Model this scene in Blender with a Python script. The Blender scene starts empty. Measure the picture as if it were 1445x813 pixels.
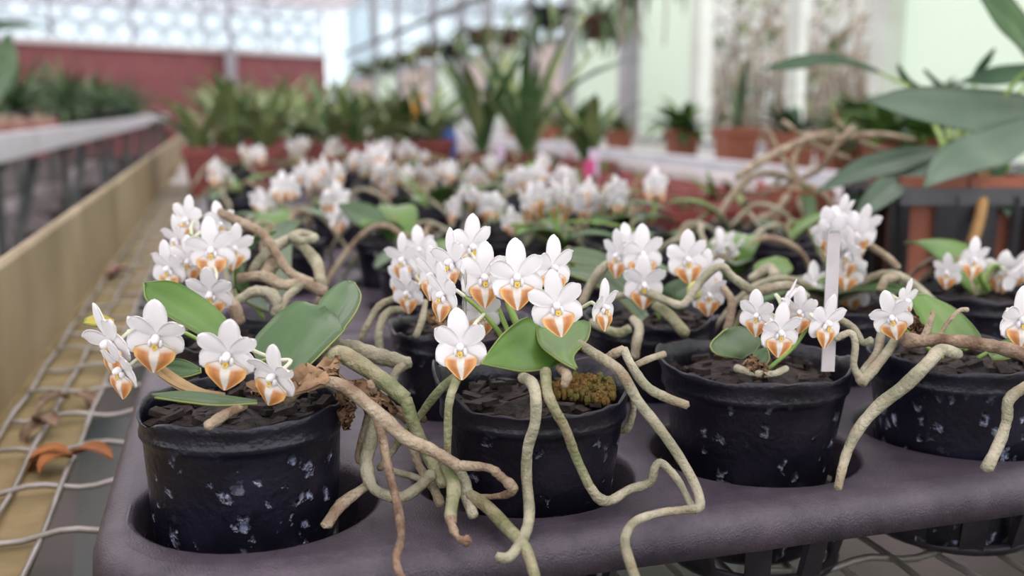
import bpy, math, random
import numpy as np
from math import sin, cos, pi, radians as R_, atan, atan2, tan, sqrt
from mathutils import Matrix, Vector, Euler

SC = bpy.context.scene
COL = SC.collection
# ------------------------------------------------------------------ camera
F, W, H = 1400.0, 1445.0, 813.0
PITCH = atan((H/2-151)/F)
YAW = atan2(-(310-W/2)/F, cos(PITCH)+sin(PITCH)*tan(PITCH))
CAMZ = .98
RT = np.array([cos(YAW), -sin(YAW), 0.]); FH = np.array([sin(YAW), cos(YAW), 0.])
FW = FH*cos(PITCH)-np.array([0, 0, sin(PITCH)]); UP = FH*sin(PITCH)+np.array([0, 0, cos(PITCH)])
CAM = np.array([0., 0., CAMZ])
cd = bpy.data.cameras.new('camera'); cam = bpy.data.objects.new('camera', cd); COL.objects.link(cam)
cd.sensor_fit = 'HORIZONTAL'; cd.sensor_width = 36; cd.lens = 36*F/W
cd.clip_start = .02; cd.clip_end = 200
cam.location = CAM; cam.rotation_euler = (pi/2-PITCH, 0, -YAW)
cd.dof.use_dof = True; cd.dof.focus_distance = .435; cd.dof.aperture_fstop = 6.6
SC.camera = cam
# ------------------------------------------------------------------ light
wd = bpy.data.worlds.new('world'); SC.world = wd; wd.use_nodes = True
nt = wd.node_tree; bg = nt.nodes['Background']
tc = nt.nodes.new('ShaderNodeTexCoord'); sp = nt.nodes.new('ShaderNodeSeparateXYZ'); rp = nt.nodes.new('ShaderNodeValToRGB')
nt.links.new(tc.outputs['Generated'], sp.inputs[0]); nt.links.new(sp.outputs[2], rp.inputs[0])
rp.color_ramp.elements[0].position = 0; rp.color_ramp.elements[0].color = (.92, .96, 1, 1)
rp.color_ramp.elements[1].position = .8; rp.color_ramp.elements[1].color = (.86, .90, 1, 1)
nt.links.new(rp.outputs[0], bg.inputs[0]); bg.inputs[1].default_value = 1.35
sd = bpy.data.lights.new('sun', 'SUN'); sd.energy = 1.7; sd.angle = R_(35); sd.color = (1, .95, .93)
so = bpy.data.objects.new('sun', sd); COL.objects.link(so); so.rotation_euler = (R_(28), R_(12), 0)
SC.view_settings.view_transform = 'Standard'; SC.view_settings.look = 'None'
SC.view_settings.gamma = 1; SC.view_settings.use_curve_mapping = False
SC.view_settings.exposure = .74
SC.cycles.use_denoising = True
SC.cycles.max_bounces = 8; SC.cycles.transparent_max_bounces = 16

rng = random.Random(7)
# ------------------------------------------------------------------ helpers
def ray(u, v): return FW+RT*((u-W/2)/F)-UP*((v-H/2)/F)
def P(u, v, d): return CAM+ray(u, v)*d
def onz(u, v, z):
    r = ray(u, v); return CAM+r*((z-CAMZ)/r[2])
def depth(p): return float(np.dot(np.asarray(p)-CAM, FW))

def mesh(name, V, Fc, mats, smooth=True, uv=None, mi=None):
    me = bpy.data.meshes.new(name)
    me.from_pydata([tuple(map(float, v)) for v in V], [], [tuple(f) for f in Fc])
    for m in (mats if isinstance(mats, (list, tuple)) else [mats]): me.materials.append(m)
    me.polygons.foreach_set('use_smooth', [smooth]*len(me.polygons))
    if mi: me.polygons.foreach_set('material_index', mi)
    if uv is not None:
        l = me.uv_layers.new(name='UVMap')
        idx = np.zeros(len(me.loops), dtype=np.int32); me.loops.foreach_get('vertex_index', idx)
        l.data.foreach_set('uv', np.asarray(uv, dtype=np.float32)[idx].ravel())
    me.update(); return me
def link(name, me, parent=None, loc=(0, 0, 0)):
    o = bpy.data.objects.new(name, me); COL.objects.link(o); o.location = tuple(loc)
    if parent: o.parent = parent
    return o
def tag(o, label=None, cat=None, group=None, kind=None):
    if label: o['label'] = label
    if cat: o['category'] = cat
    if group: o['group'] = group
    if kind: o['kind'] = kind
    return o
def empty(name, loc, label, cat, group=None):
    o = bpy.data.objects.new(name, None); COL.objects.link(o); o.location = tuple(float(x) for x in loc)
    o.empty_display_size = .02
    return tag(o, label, cat, group)
def orig(root):
    p = np.zeros(3)
    while root is not None:
        p = p+np.array(root.location); root = root.parent
    return p
def part(name, V, Fc, mat, root=None, smooth=True, uv=None, mi=None):
    """world-space vertices -> mesh object (child of root when given)"""
    V = np.asarray(V, float)
    if root is not None: V = V-orig(root)
    return link(name, mesh(name, V, Fc, mat, smooth, uv, mi), root)
def merge(*parts):
    V = []; Fc = []; n = 0
    for v, f in parts:
        V.extend([tuple(x) for x in v]); Fc.extend([tuple(i+n for i in q) for q in f]); n += len(v)
    return V, Fc

def crom(pts, k=6):
    p = np.asarray(pts, float)
    if len(p) < 3: 
        t = np.linspace(0, 1, k+1)[:, None]; return p[0]*(1-t)+p[-1]*t
    q = np.vstack([2*p[0]-p[1], p, 2*p[-1]-p[-2]]); out = []
    for i in range(len(p)-1):
        a, b, c, d = q[i:i+4]
        for j in range(k):
            t = j/k
            out.append(.5*((2*b)+(c-a)*t+(2*a-5*b+4*c-d)*t*t+(3*b-a-3*c+d)*t**3))
    out.append(p[-1]); return np.array(out)
def resample(p, n):
    p = crom(p, 8); s = np.r_[0, np.cumsum(np.linalg.norm(np.diff(p, axis=0), axis=1))]
    t = np.linspace(0, s[-1], n)
    return np.array([[np.interp(x, s, p[:, k]) for k in range(p.shape[1])] for x in t])
def tube(pts, rad, n=8, lump=0, seed=0, flat=1.0):
    pts = np.asarray(pts, float); rad = np.broadcast_to(np.asarray(rad, float), (len(pts),)).copy()
    rr = random.Random(seed)
    if lump:
        ph = rr.random()*9; s = np.arange(len(pts))
        rad *= 1+lump*(np.sin(s*.9+ph)*.5+np.sin(s*2.3+ph*2)*.35+np.array([rr.uniform(-.4, .4) for _ in s]))
    T = np.gradient(pts, axis=0); T /= np.linalg.norm(T, axis=1)[:, None]+1e-12
    a = np.array([0, 0, 1.]) if abs(T[0][2]) < .9 else np.array([1., 0, 0])
    N = np.cross(T[0], a); N /= np.linalg.norm(N)
    V = []; Fc = []
    for i in range(len(pts)):
        N = N-T[i]*np.dot(N, T[i]); N /= np.linalg.norm(N)+1e-12; B = np.cross(T[i], N)
        for k in range(n):
            g = 2*pi*k/n
            V.append(pts[i]+rad[i]*(N*cos(g)+B*sin(g)*flat))
    for i in range(len(pts)-1):
        for k in range(n):
            Fc.append((i*n+k, i*n+(k+1) % n, (i+1)*n+(k+1) % n, (i+1)*n+k))
    c0 = len(V); V.append(pts[0]-T[0]*rad[0]*.6); V.append(pts[-1]+T[-1]*rad[-1]*.6); m = (len(pts)-1)*n
    for k in range(n):
        Fc.append((c0, (k+1) % n, k)); Fc.append((c0+1, m+k, m+(k+1) % n))
    return V, Fc
def sheet(G, th, uvs=True):
    """grid (n,m,3) -> thin closed solid"""
    G = np.asarray(G, float); n, m = G.shape[:2]
    du = np.gradient(G, axis=0); dv = np.gradient(G, axis=1)
    N = np.cross(du, dv); N /= np.linalg.norm(N, axis=2)[:, :, None]+1e-12
    A = (G+N*th/2).reshape(-1, 3); B = (G-N*th/2).reshape(-1, 3); V = np.vstack([A, B]); o = n*m; Fc = []
    for i in range(n-1):
        for j in range(m-1):
            q = (i*m+j, i*m+j+1, (i+1)*m+j+1, (i+1)*m+j)
            Fc.append(q[::-1]); Fc.append(tuple(x+o for x in q))
    b = [i*m for i in range(n)]+[(n-1)*m+j for j in range(1, m)]+[i*m+m-1 for i in range(n-2, -1, -1)]+[j for j in range(m-2, 0, -1)]
    for i in range(len(b)):
        c, d = b[i], b[(i+1) % len(b)]; Fc.append((c, d, d+o, c+o))
    uu = np.array([[j/(m-1), i/(n-1)] for i in range(n) for j in range(m)]); uv = np.vstack([uu, uu])
    return V, Fc, uv
def lathe(prof, n=40, wob=None):
    V = []; Fc = []
    for i, (r, z) in enumerate(prof):
        for k in range(n):
            a = 2*pi*k/n; dr, dz = wob(i, a) if wob else (0, 0)
            V.append(((r+dr)*cos(a), (r+dr)*sin(a), z+dz))
    for i in range(len(prof)-1):
        for k in range(n):
            Fc.append((i*n+k, i*n+(k+1) % n, (i+1)*n+(k+1) % n, (i+1)*n+k))
    return V, Fc
def box(c, s, rz=0, taper=1.0):
    x, y, z = s[0]/2, s[1]/2, s[2]/2; V = []
    for dz in (-1, 1):
        k = 1 if dz > 0 else taper
        for dx, dy in ((-1, -1), (1, -1), (1, 1), (-1, 1)):
            a, b = dx*x*k, dy*y*k
            V.append((c[0]+a*cos(rz)-b*sin(rz), c[1]+a*sin(rz)+b*cos(rz), c[2]+dz*z))
    return V, [(3, 2, 1, 0), (4, 5, 6, 7), (0, 1, 5, 4), (1, 2, 6, 5), (2, 3, 7, 6), (3, 0, 4, 7)]
def bar(a, b, w, h=None):
    """square bar between two points"""
    h = h or w; a = np.asarray(a, float); b = np.asarray(b, float); t = b-a; t /= np.linalg.norm(t)
    s = np.cross(t, [0, 0, 1.]); 
    if np.linalg.norm(s) < 1e-3: s = np.array([1., 0, 0])
    s /= np.linalg.norm(s); u = np.cross(s, t); V = []
    for p in (a, b):
        for i, j in ((-1, -1), (1, -1), (1, 1), (-1, 1)): V.append(p+s*i*w/2+u*j*h/2)
    return V, [(3, 2, 1, 0), (4, 5, 6, 7), (0, 1, 5, 4), (1, 2, 6, 5), (2, 3, 7, 6), (3, 0, 4, 7)]
def blob(c, r, n=8, m=6, jit=0, rr=None):
    V = []; Fc = []; r = np.broadcast_to(r, 3)
    for i in range(m+1):
        t = pi*i/m
        for k in range(n):
            a = 2*pi*k/n; j = 1+(rr.uniform(-jit, jit) if rr else 0)
            V.append((c[0]+r[0]*sin(t)*cos(a)*j, c[1]+r[1]*sin(t)*sin(a)*j, c[2]+r[2]*cos(t)*j))
    for i in range(m):
        for k in range(n): Fc.append((i*n+k, (i+1)*n+k, (i+1)*n+(k+1) % n, i*n+(k+1) % n))
    return V, Fc
# ------------------------------------------------------------------ materials
MATS = {}
def mat(name, c1, c2=None, scale=40, rough=.5, bump=0, bscale=None, trans=0, spec=.5, sharp=(.35, .65), detail=4, coord='Object', metal=0, tcol=None, c3=None, stretch=None, nr=.5):
    if name in MATS: return MATS[name]
    m = bpy.data.materials.new(name); m.use_nodes = True; MATS[name] = m
    n = m.node_tree.nodes; L = m.node_tree.links; b = n['Principled BSDF']
    b.inputs['Roughness'].default_value = rough; b.inputs['Specular IOR Level'].default_value = spec; b.inputs['Metallic'].default_value = metal
    b.inputs['Base Color'].default_value = (*c1, 1)
    t = n.new('ShaderNodeTexCoord')
    if c2 is not None:
        nz = n.new('ShaderNodeTexNoise'); nz.inputs['Scale'].default_value = scale; nz.inputs['Detail'].default_value = detail; nz.inputs['Roughness'].default_value = nr
        if stretch:
            ms_ = n.new('ShaderNodeMapping'); ms_.inputs['Scale'].default_value = stretch; L.new(t.outputs[coord], ms_.inputs[0]); L.new(ms_.outputs[0], nz.inputs['Vector'])
        else: L.new(t.outputs[coord], nz.inputs['Vector'])
        r = n.new('ShaderNodeValToRGB'); r.color_ramp.elements[0].position = sharp[0]; r.color_ramp.elements[1].position = sharp[1]
        r.color_ramp.elements[0].color = (*c1, 1); r.color_ramp.elements[1].color = (*c2, 1)
        L.new(nz.outputs[0], r.inputs[0]); L.new(r.outputs[0], b.inputs['Base Color'])
        if c3 is not None:
            nz3 = n.new('ShaderNodeTexNoise'); nz3.inputs['Scale'].default_value = scale*.35; nz3.inputs['Detail'].default_value = 6; nz3.inputs['Roughness'].default_value = .7
            mp3 = n.new('ShaderNodeMapping'); mp3.inputs['Location'].default_value = (3.1, 7.7, 1.3); L.new(t.outputs[coord], mp3.inputs[0]); L.new(mp3.outputs[0], nz3.inputs['Vector'])
            r3 = n.new('ShaderNodeValToRGB'); r3.color_ramp.elements[0].position = .50; r3.color_ramp.elements[1].position = .70
            r3.color_ramp.elements[1].color = (.75, .75, .75, 1); L.new(nz3.outputs[0], r3.inputs[0])
            m3 = n.new('ShaderNodeMix'); m3.data_type = 'RGBA'; L.new(r3.outputs[0], m3.inputs[0]); L.new(r.outputs[0], m3.inputs[6]); m3.inputs[7].default_value = (*c3, 1); L.new(m3.outputs[2], b.inputs['Base Color'])
    if bump:
        bz = n.new('ShaderNodeTexNoise'); bz.inputs['Scale'].default_value = bscale or scale*2; bz.inputs['Detail'].default_value = 5
        L.new(t.outputs[coord], bz.inputs['Vector'])
        bp = n.new('ShaderNodeBump'); bp.inputs['Strength'].default_value = bump; bp.inputs['Distance'].default_value = .002
        L.new(bz.outputs[0], bp.inputs['Height']); L.new(bp.outputs[0], b.inputs['Normal'])
    if trans:
        tr = n.new('ShaderNodeBsdfTranslucent'); mx = n.new('ShaderNodeMixShader'); mx.inputs[0].default_value = trans
        if tcol is not None: tr.inputs[0].default_value = (*tcol, 1)
        elif c2 is not None: L.new(r.outputs[0], tr.inputs[0])
        else: tr.inputs[0].default_value = (*c1, 1)
        L.new(b.outputs[0], mx.inputs[1]); L.new(tr.outputs[0], mx.inputs[2]); L.new(mx.outputs[0], n['Material Output'].inputs[0])
    return m
def film(name, col, clear, rough=.4):
    """greenhouse sheeting: part see-through, part light-diffusing"""
    m = bpy.data.materials.new(name); m.use_nodes = True; MATS[name] = m
    n = m.node_tree.nodes; L = m.node_tree.links; n.remove(n['Principled BSDF'])
    tp = n.new('ShaderNodeBsdfTransparent'); tr = n.new('ShaderNodeBsdfTranslucent'); df = n.new('ShaderNodeBsdfDiffuse')
    tp.inputs[0].default_value = (*col, 1); tr.inputs[0].default_value = (*col, 1); df.inputs[0].default_value = (*col, 1)
    a = n.new('ShaderNodeMixShader'); a.inputs[0].default_value = .4; L.new(tr.outputs[0], a.inputs[1]); L.new(df.outputs[0], a.inputs[2])
    b = n.new('ShaderNodeMixShader'); b.inputs[0].default_value = clear; L.new(a.outputs[0], b.inputs[1]); L.new(tp.outputs[0], b.inputs[2])
    L.new(b.outputs[0], n['Material Output'].inputs[0]); return m

M_white = mat('petal_white', (.93, .915, .93), (.96, .95, .945), 30, .45, trans=.33, spec=.3, tcol=(.96, .945, .93))
M_col = mat('column_white', (.93, .91, .92), None, rough=.4, trans=.15, spec=.35)
M_yel = mat('throat_yellow', (.85, .62, .12), (.45, .12, .02), 220, .45, sharp=(.52, .62), coord='Object')
M_leaf = mat('leaf_green', (.045, .10, .032), (.07, .15, .045), 22, .32, .12, 90, trans=.08)
M_leaf2 = mat('leaf_bright', (.085, .18, .03), (.13, .25, .05), 25, .34, .12, 90, trans=.12)
M_leafg = mat('leaf_greygreen', (.065, .115, .055), (.10, .155, .075), 18, .36, .15, 80, trans=.1)
M_leafd = mat('leaf_dark', (.018, .06, .022), (.04, .10, .035), 20, .45, trans=.06)
M_leafb = mat('leaf_blue_green', (.07, .115, .075), (.11, .16, .11), 12, .33, trans=.08)
M_edge = mat('leaf_edge', (.24, .26, .07), (.16, .22, .05), 60, .5)
M_dryleaf = mat('dry_leaf', (.13, .06, .03), (.36, .23, .12), 70, .75, .8, 260, trans=.1)
M_rootg = mat('root_green', (.14, .165, .065), (.37, .36, .22), 85, .65, .8, 520, sharp=(.34, .66), c3=(.20, .13, .07))
M_rootp = mat('root_pale', (.20, .20, .12), (.46, .43, .31), 80, .65, .8, 520, sharp=(.32, .66), c3=(.24, .16, .09))
M_roott = mat('root_tan', (.21, .15, .09), (.47, .40, .28), 90, .7, 1., 520, sharp=(.32, .66), c3=(.17, .09, .05))
M_rootb = mat('root_brown', (.12, .07, .04), (.36, .27, .18), 100, .75, 1., 520, c3=(.22, .10, .06))
M_stalk = mat('stalk_green', (.16, .30, .05), (.28, .40, .10), 80, .5)
M_ped = mat('pedicel_pale', (.66, .70, .48), (.78, .78, .64), 90, .5, trans=.1)
M_bark = mat('bark_mix', (.007, .005, .005), (.045, .028, .02), 120, .85, 1., 300)
M_moss = mat('moss', (.24, .12, .03), (.12, .14, .025), 70, .9, 1., 600)
M_tag = mat('marker_plastic', (.40, .38, .38), (.33, .31, .31), 60, .5)
def make_lip():
    m = bpy.data.materials.new('lip_orange'); m.use_nodes = True
    n = m.node_tree.nodes; L = m.node_tree.links; b = n['Principled BSDF']; b.inputs['Roughness'].default_value = .42
    uv = n.new('ShaderNodeUVMap'); uv.uv_map = 'UVMap'; s = n.new('ShaderNodeSeparateXYZ'); L.new(uv.outputs[0], s.inputs[0])
    a = n.new('ShaderNodeMath'); a.operation = 'SUBTRACT'; a.inputs[1].default_value = .5; L.new(s.outputs[0], a.inputs[0])
    c = n.new('ShaderNodeMath'); c.operation = 'ABSOLUTE'; L.new(a.outputs[0], c.inputs[0])
    nz = n.new('ShaderNodeTexNoise'); nz.inputs['Scale'].default_value = 4; L.new(uv.outputs[0], nz.inputs['Vector'])
    ad = n.new('ShaderNodeMath'); ad.operation = 'MULTIPLY_ADD'; ad.inputs[1].default_value = .08; L.new(nz.outputs[0], ad.inputs[0]); L.new(c.outputs[0], ad.inputs[2])
    r = n.new('ShaderNodeValToRGB'); e = r.color_ramp.elements
    e[0].position = .13; e[0].color = (.86, .82, .74, 1); e[1].position = .18; e[1].color = (.66, .33, .13, 1)
    x = e.new(.30); x.color = (.56, .22, .07, 1); x = e.new(.42); x.color = (.66, .30, .09, 1); x = e.new(.52); x.color = (.86, .54, .20, 1)
    L.new(ad.outputs[0], r.inputs[0])
    r2 = n.new('ShaderNodeValToRGB'); r2.color_ramp.elements[0].position = .1; r2.color_ramp.elements[1].position = .24
    L.new(s.outputs[1], r2.inputs[0])
    mx = n.new('ShaderNodeMix'); mx.data_type = 'RGBA'; L.new(r2.outputs[0], mx.inputs[0]); mx.inputs[6].default_value = (.9, .86, .78, 1); L.new(r.outputs[0], mx.inputs[7])
    L.new(mx.outputs[2], b.inputs['Base Color'])
    tr = n.new('ShaderNodeBsdfTranslucent'); ms = n.new('ShaderNodeMixShader'); ms.inputs[0].default_value = .2
    L.new(mx.outputs[2], tr.inputs[0]); L.new(b.outputs[0], ms.inputs[1]); L.new(tr.outputs[0], ms.inputs[2]); L.new(ms.outputs[0], n['Material Output'].inputs[0])
    return m
M_lip = make_lip()
def make_potmat(name, base, spot, density=1.0, zlo=-.2, zhi=.2):
    m = bpy.data.materials.new(name); m.use_nodes = True
    n = m.node_tree.nodes; L = m.node_tree.links; b = n['Principled BSDF']
    t = n.new('ShaderNodeTexCoord'); mp = n.new('ShaderNodeMapping'); mp.inputs['Scale'].default_value = (1.2, 1.2, 1)
    L.new(t.outputs['Object'], mp.inputs[0])
    nz = n.new('ShaderNodeTexNoise'); nz.inputs['Scale'].default_value = 160; nz.inputs['Detail'].default_value = 3; L.new(mp.outputs[0], nz.inputs['Vector'])
    mm = n.new('ShaderNodeMix'); mm.data_type = 'RGBA'; mm.blend_type = 'ADD'; mm.inputs[0].default_value = .012; L.new(mp.outputs[0], mm.inputs[6]); L.new(nz.outputs['Color'], mm.inputs[7])
    v = n.new('ShaderNodeTexVoronoi'); v.inputs['Scale'].default_value = 105; L.new(mm.outputs[2], v.inputs['Vector'])
    r = n.new('ShaderNodeValToRGB'); r.color_ramp.elements[0].position = .16; r.color_ramp.elements[0].color = (1, 1, 1, 1); r.color_ramp.elements[1].position = .36; r.color_ramp.elements[1].color = (0, 0, 0, 1)
    L.new(v.outputs['Distance'], r.inputs[0])
    sep = n.new('ShaderNodeSeparateColor'); L.new(v.outputs['Color'], sep.inputs[0])
    th = n.new('ShaderNodeValToRGB'); th.color_ramp.elements[0].position = 1-.62*density; th.color_ramp.elements[1].position = 1-.45*density
    L.new(sep.outputs[0], th.inputs[0])
    n2 = n.new('ShaderNodeTexNoise'); n2.inputs['Scale'].default_value = 330; n2.inputs['Detail'].default_value = 4; L.new(t.outputs['Object'], n2.inputs['Vector'])
    r2 = n.new('ShaderNodeValToRGB'); r2.color_ramp.elements[0].position = .34; r2.color_ramp.elements[1].position = .60; L.new(n2.outputs[0], r2.inputs[0])
    a = n.new('ShaderNodeMath'); a.operation = 'MULTIPLY'; L.new(r.outputs[0], a.inputs[0]); L.new(th.outputs[0], a.inputs[1])
    c = n.new('ShaderNodeMath'); c.operation = 'MULTIPLY'; L.new(a.outputs[0], c.inputs[0]); L.new(r2.outputs[0], c.inputs[1])
    # splashes sit on the lower wall, not on the collar
    sz = n.new('ShaderNodeSeparateXYZ'); L.new(t.outputs['Object'], sz.inputs[0])
    mr = n.new('ShaderNodeMapRange'); mr.inputs[1].default_value = -.010; mr.inputs[2].default_value = -.024; L.new(sz.outputs[2], mr.inputs[0])
    g = n.new('ShaderNodeMath'); g.operation = 'MULTIPLY'; L.new(c.outputs[0], g.inputs[0]); L.new(mr.outputs[0], g.inputs[1])
    mx = n.new('ShaderNodeMix'); mx.data_type = 'RGBA'; L.new(g.outputs[0], mx.inputs[0]); mx.inputs[6].default_value = (*base, 1); mx.inputs[7].default_value = (*spot, 1)
    n3 = n.new('ShaderNodeTexNoise'); n3.inputs['Scale'].default_value = 45; n3.inputs['Detail'].default_value = 5; L.new(t.outputs['Object'], n3.inputs['Vector'])
    r3 = n.new('ShaderNodeValToRGB'); r3.color_ramp.elements[0].position = .4; r3.color_ramp.elements[0].color = (.55, .55, .6, 1); r3.color_ramp.elements[1].position = .7; r3.color_ramp.elements[1].color = (1.6, 1.5, 1.5, 1)
    L.new(n3.outputs[0], r3.inputs[0])
    m3 = n.new('ShaderNodeMix'); m3.data_type = 'RGBA'; m3.blend_type = 'MULTIPLY'; m3.inputs[0].default_value = 1; L.new(mx.outputs[2], m3.inputs[6]); L.new(r3.outputs[0], m3.inputs[7])
    L.new(m3.outputs[2], b.inputs['Base Color'])
    b.inputs['Roughness'].default_value = .30; b.inputs['Specular IOR Level'].default_value = .5
    bp = n.new('ShaderNodeBump'); bp.inputs['Strength'].default_value = .8; bp.inputs['Distance'].default_value = .0025; bp.invert = True
    ab = n.new('ShaderNodeMath'); ab.operation = 'MULTIPLY_ADD'; ab.inputs[1].default_value = .25; am = n.new('ShaderNodeMath'); am.operation = 'MULTIPLY'; L.new(a.outputs[0], am.inputs[0]); L.new(mr.outputs[0], am.inputs[1]); L.new(n2.outputs[0], ab.inputs[0]); L.new(am.outputs[0], ab.inputs[2])
    L.new(ab.outputs[0], bp.inputs['Height']); L.new(bp.outputs[0], b.inputs['Normal'])
    return m
M_pot = make_potmat('pot_black_spotted', (.008, .008, .017), (.42, .48, .64), 1.45)
M_pot2 = make_potmat('pot_black', (.009, .008, .015), (.34, .36, .46), .8)
M_tray = mat('tray_grey_plastic', (.027, .022, .033), (.098, .079, .10), 40, .36, .35, 1100, spec=.5, detail=12, sharp=(.34, .72), nr=.78)
M_traybar = mat('tray_dark_plastic', (.018, .016, .022), (.045, .038, .048), 40, .4, .3, 200)
M_kerb = mat('rail_weathered_cream', (.44, .35, .22), (.26, .20, .105), 9, .6, .3, 60, detail=8, sharp=(.34, .70), stretch=(1, .7, .5), c3=(.25, .20, .10))
M_flange = mat('rail_algae', (.30, .23, .11), (.17, .14, .05), 25, .8, .6, 120, detail=8)
M_wire = mat('wire_galvanised', (.42, .40, .38), (.26, .25, .20), 30, .45, .2, 200, metal=.35)
M_alu = mat('rail_aluminium', (.80, .80, .84), (.66, .67, .69), 6, .4)
M_steel = mat('steel_painted_dark', (.07, .09, .09), (.12, .12, .11), 10, .5)
M_floor = mat('floor_mossy_concrete', (.11, .09, .085), (.03, .036, .022), 1.3, .8, .4, 30, detail=8, sharp=(.38, .6))
# ------------------------------------------------------------------ setting: floor, benches
MESHZ, KERBZ, TRAYZ, RIMZ = .75, .8565, .8085, .853
tag(part('floor', *box((2, 12, -.05), (26, 40, .1)), M_floor, None, False), kind='structure')
def wire(a, b, amp, wl, r, ph, n=6, step=.012):
    a = np.asarray(a, float); b = np.asarray(b, float); L = np.linalg.norm(b-a); k = max(2, int(L/step))
    t = np.linspace(0, 1, k); p = a+(b-a)*t[:, None]; p[:, 2] += amp*np.sin(2*pi*t*L/wl+ph)
    return tube(p, r, n)
def bench(x0, x1, y0, y1, label, near, kh=1.0, gap=1.2):
    root = empty('greenhouse_bench', ((x0+x1)/2, y0, 0), label, 'bench', 'metal growing benches')
    mk, mf = (M_kerb, M_flange) if near else (M_alu, M_alu)
    for sx, xx in ((1, x0), (-1, x1)):
        V = []; prof = [(-.012, -.014), (-.012, .098), (-.008, .1055), (-.003, .1065), (0, .102), (0, -.006), (.066, -.006), (.066, -.014)]
        if not near: prof = [(-.012, -.014), (-.012, .098), (-.012, .1065), (.045, .1065), (.045, .100), (-.006, .100), (-.006, -.006), (.066, -.006), (.066, -.014)]
        prof = [(a, b*kh if b > 0 else b) for a, b in prof]
        ys = np.linspace(y0, y1, 30)
        for y in ys:
            for (px, pz) in prof: V.append((xx+sx*px, y, MESHZ+pz))
        m = len(prof); Fc = []; mi = []
        for i in range(len(ys)-1):
            for k in range(m):
                Fc.append((i*m+k, i*m+(k+1) % m, (i+1)*m+(k+1) % m, (i+1)*m+k)); mi.append(1 if (near and k in (5, 6)) else 0)
        Fc += [tuple(range(m)), tuple((len(ys)-1)*m+k for k in reversed(range(m)))]; mi += [0, 0]
        mm = mk if (near and sx > 0) else (M_alu if not near else MATS.get('rail_white') or mat('rail_white', (.72, .68, .66), (.58, .54, .52), 8, .5))
        part('rail', V, Fc, [mm, mf], root, False, mi=mi)
    for yy in (y0, y1):
        part('end_rail', *box(((x0+x1)/2, yy, MESHZ+.04), (x1-x0, .008, .11)), mk, root, False)
    ny = int((y1-y0)/gap)+1
    for i in range(ny):
        y = y0+.25+i*(y1-y0-.5)/max(1, ny-1)
        part('crossbar', *box(((x0+x1)/2, y, MESHZ-.04), (x1-x0-.02, .04, .05)), M_steel, root, False)
        for xx in (x0+.06, x1-.06):
            part('leg', *box((xx, y, (MESHZ-.065)/2), (.04, .04, MESHZ-.065)), M_steel, root, False)
            if i < ny-1:
                part('brace', *bar((xx, y+.02, .12), (xx, y+gap*.5, MESHZ-.07), .045), M_steel, root, False)
    if near:
        n = int((x1-x0-.02)/.0285)
        for k in range(n):
            x = -.134+.0285*(k-1)
            if k == 3: continue
            part('wire', *wire((x, y0+.03, MESHZ-.0005), (x, min(y1, 3.2), MESHZ-.0005), .0016, .152, .0018, k*pi, 5, .025), M_wire, root)
        for k in range(36):
            y = .407+k*.0757
            part('wire', *wire((x0+.012, y, MESHZ), (x1-.012, y, MESHZ), .0022, .057, .0019, k*pi, 6, .0095 if y < 1.4 else .019), M_wire, root)
        part('mesh_deck', *box(((x0+x1)/2, (3.2+y1)/2, MESHZ-.004), (x1-x0-.03, y1-3.2, .004)), M_wire, root, False)
    else:
        part('mesh_deck', *box(((x0+x1)/2, (y0+y1)/2, MESHZ-.004), (x1-x0-.03, y1-y0-.02, .004)), M_wire, root, False)
    return root
BX0, BX1 = -.175, .90
bench(BX0, BX1, .12, 11.0, 'weathered cream railed wire-mesh bench carrying the white orchids', True)
bench(-2.15, -.963, .6, 20.5, 'bench with pale grey metal rails across the aisle, carrying dark bushy plants', False, 1.0, 2.1)
bench(1.75, 2.75, .6, 9.0, 'bench by the green panelled wall carrying terracotta pots', False, .35)

# ------------------------------------------------------------------ greenhouse shell
M_brick = mat('wall_red_paint', (.30, .10, .10), (.25, .08, .085), 3, .7)
M_sill = mat('sill_white', (.72, .66, .64), None, rough=.6)
M_post = mat('post_grey', (.42, .41, .43), (.33, .32, .35), 4, .6)
M_postp = mat('post_pale', (.66, .70, .62), (.58, .60, .54), 4, .6)
M_roof = film('roof_sheet', (.93, .88, .88), .62)
M_glass = film('glazing', (.80, .85, .87), .75)
M_green = film('green_sheet', (.86, .93, .83), .12)
M_beige = film('beige_sheet', (.80, .72, .68), .10)
ED = np.array([.805, .593, 0]); E0 = np.array([-3.9, 21., 0])
def epx(s, z, off=0): return E0+ED*s+np.array([0, 0, z])+np.array([.593, -.805, 0])*off
def slab(a, b, z0, z1, th):
    t = np.asarray(b, float)-a; t /= np.linalg.norm(t); n = np.cross(t, [0, 0, 1.])*th/2; V = []
    for z in (z0, z1):
        for p, s_ in ((a, -1), (b, -1), (b, 1), (a, 1)): V.append(np.asarray(p)+n*s_+np.array([0, 0, z]))
    return V, [(3, 2, 1, 0), (4, 5, 6, 7), (0, 1, 5, 4), (1, 2, 6, 5), (2, 3, 7, 6), (3, 0, 4, 7)]
we = part('wall_end', *slab(epx(-6, 0), epx(8.04, 0), 0, 2.20, .1), M_brick, None, False); tag(we, kind='structure')
part('sill', *slab(epx(-6, 0, .03), epx(8.04, 0, .03), 2.18, 2.28, .18), M_sill, we, False)
for k in range(8):
    a, b = -6+k*1.755, -6+(k+1)*1.755
    part('pane', *slab(epx(a+.02, 0), epx(b-.02, 0), 2.28, 3.42, .012), M_glass, we, False)
    part('mullion', *bar(epx(b, 2.28), epx(b, 3.42), .06), M_post, we, False)
for zz in (2.66, 3.05, 3.4):
    part('glazing_bar', *bar(epx(-6, zz, .05), epx(8.04, zz, .05), .04), M_post, we, False)
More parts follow.
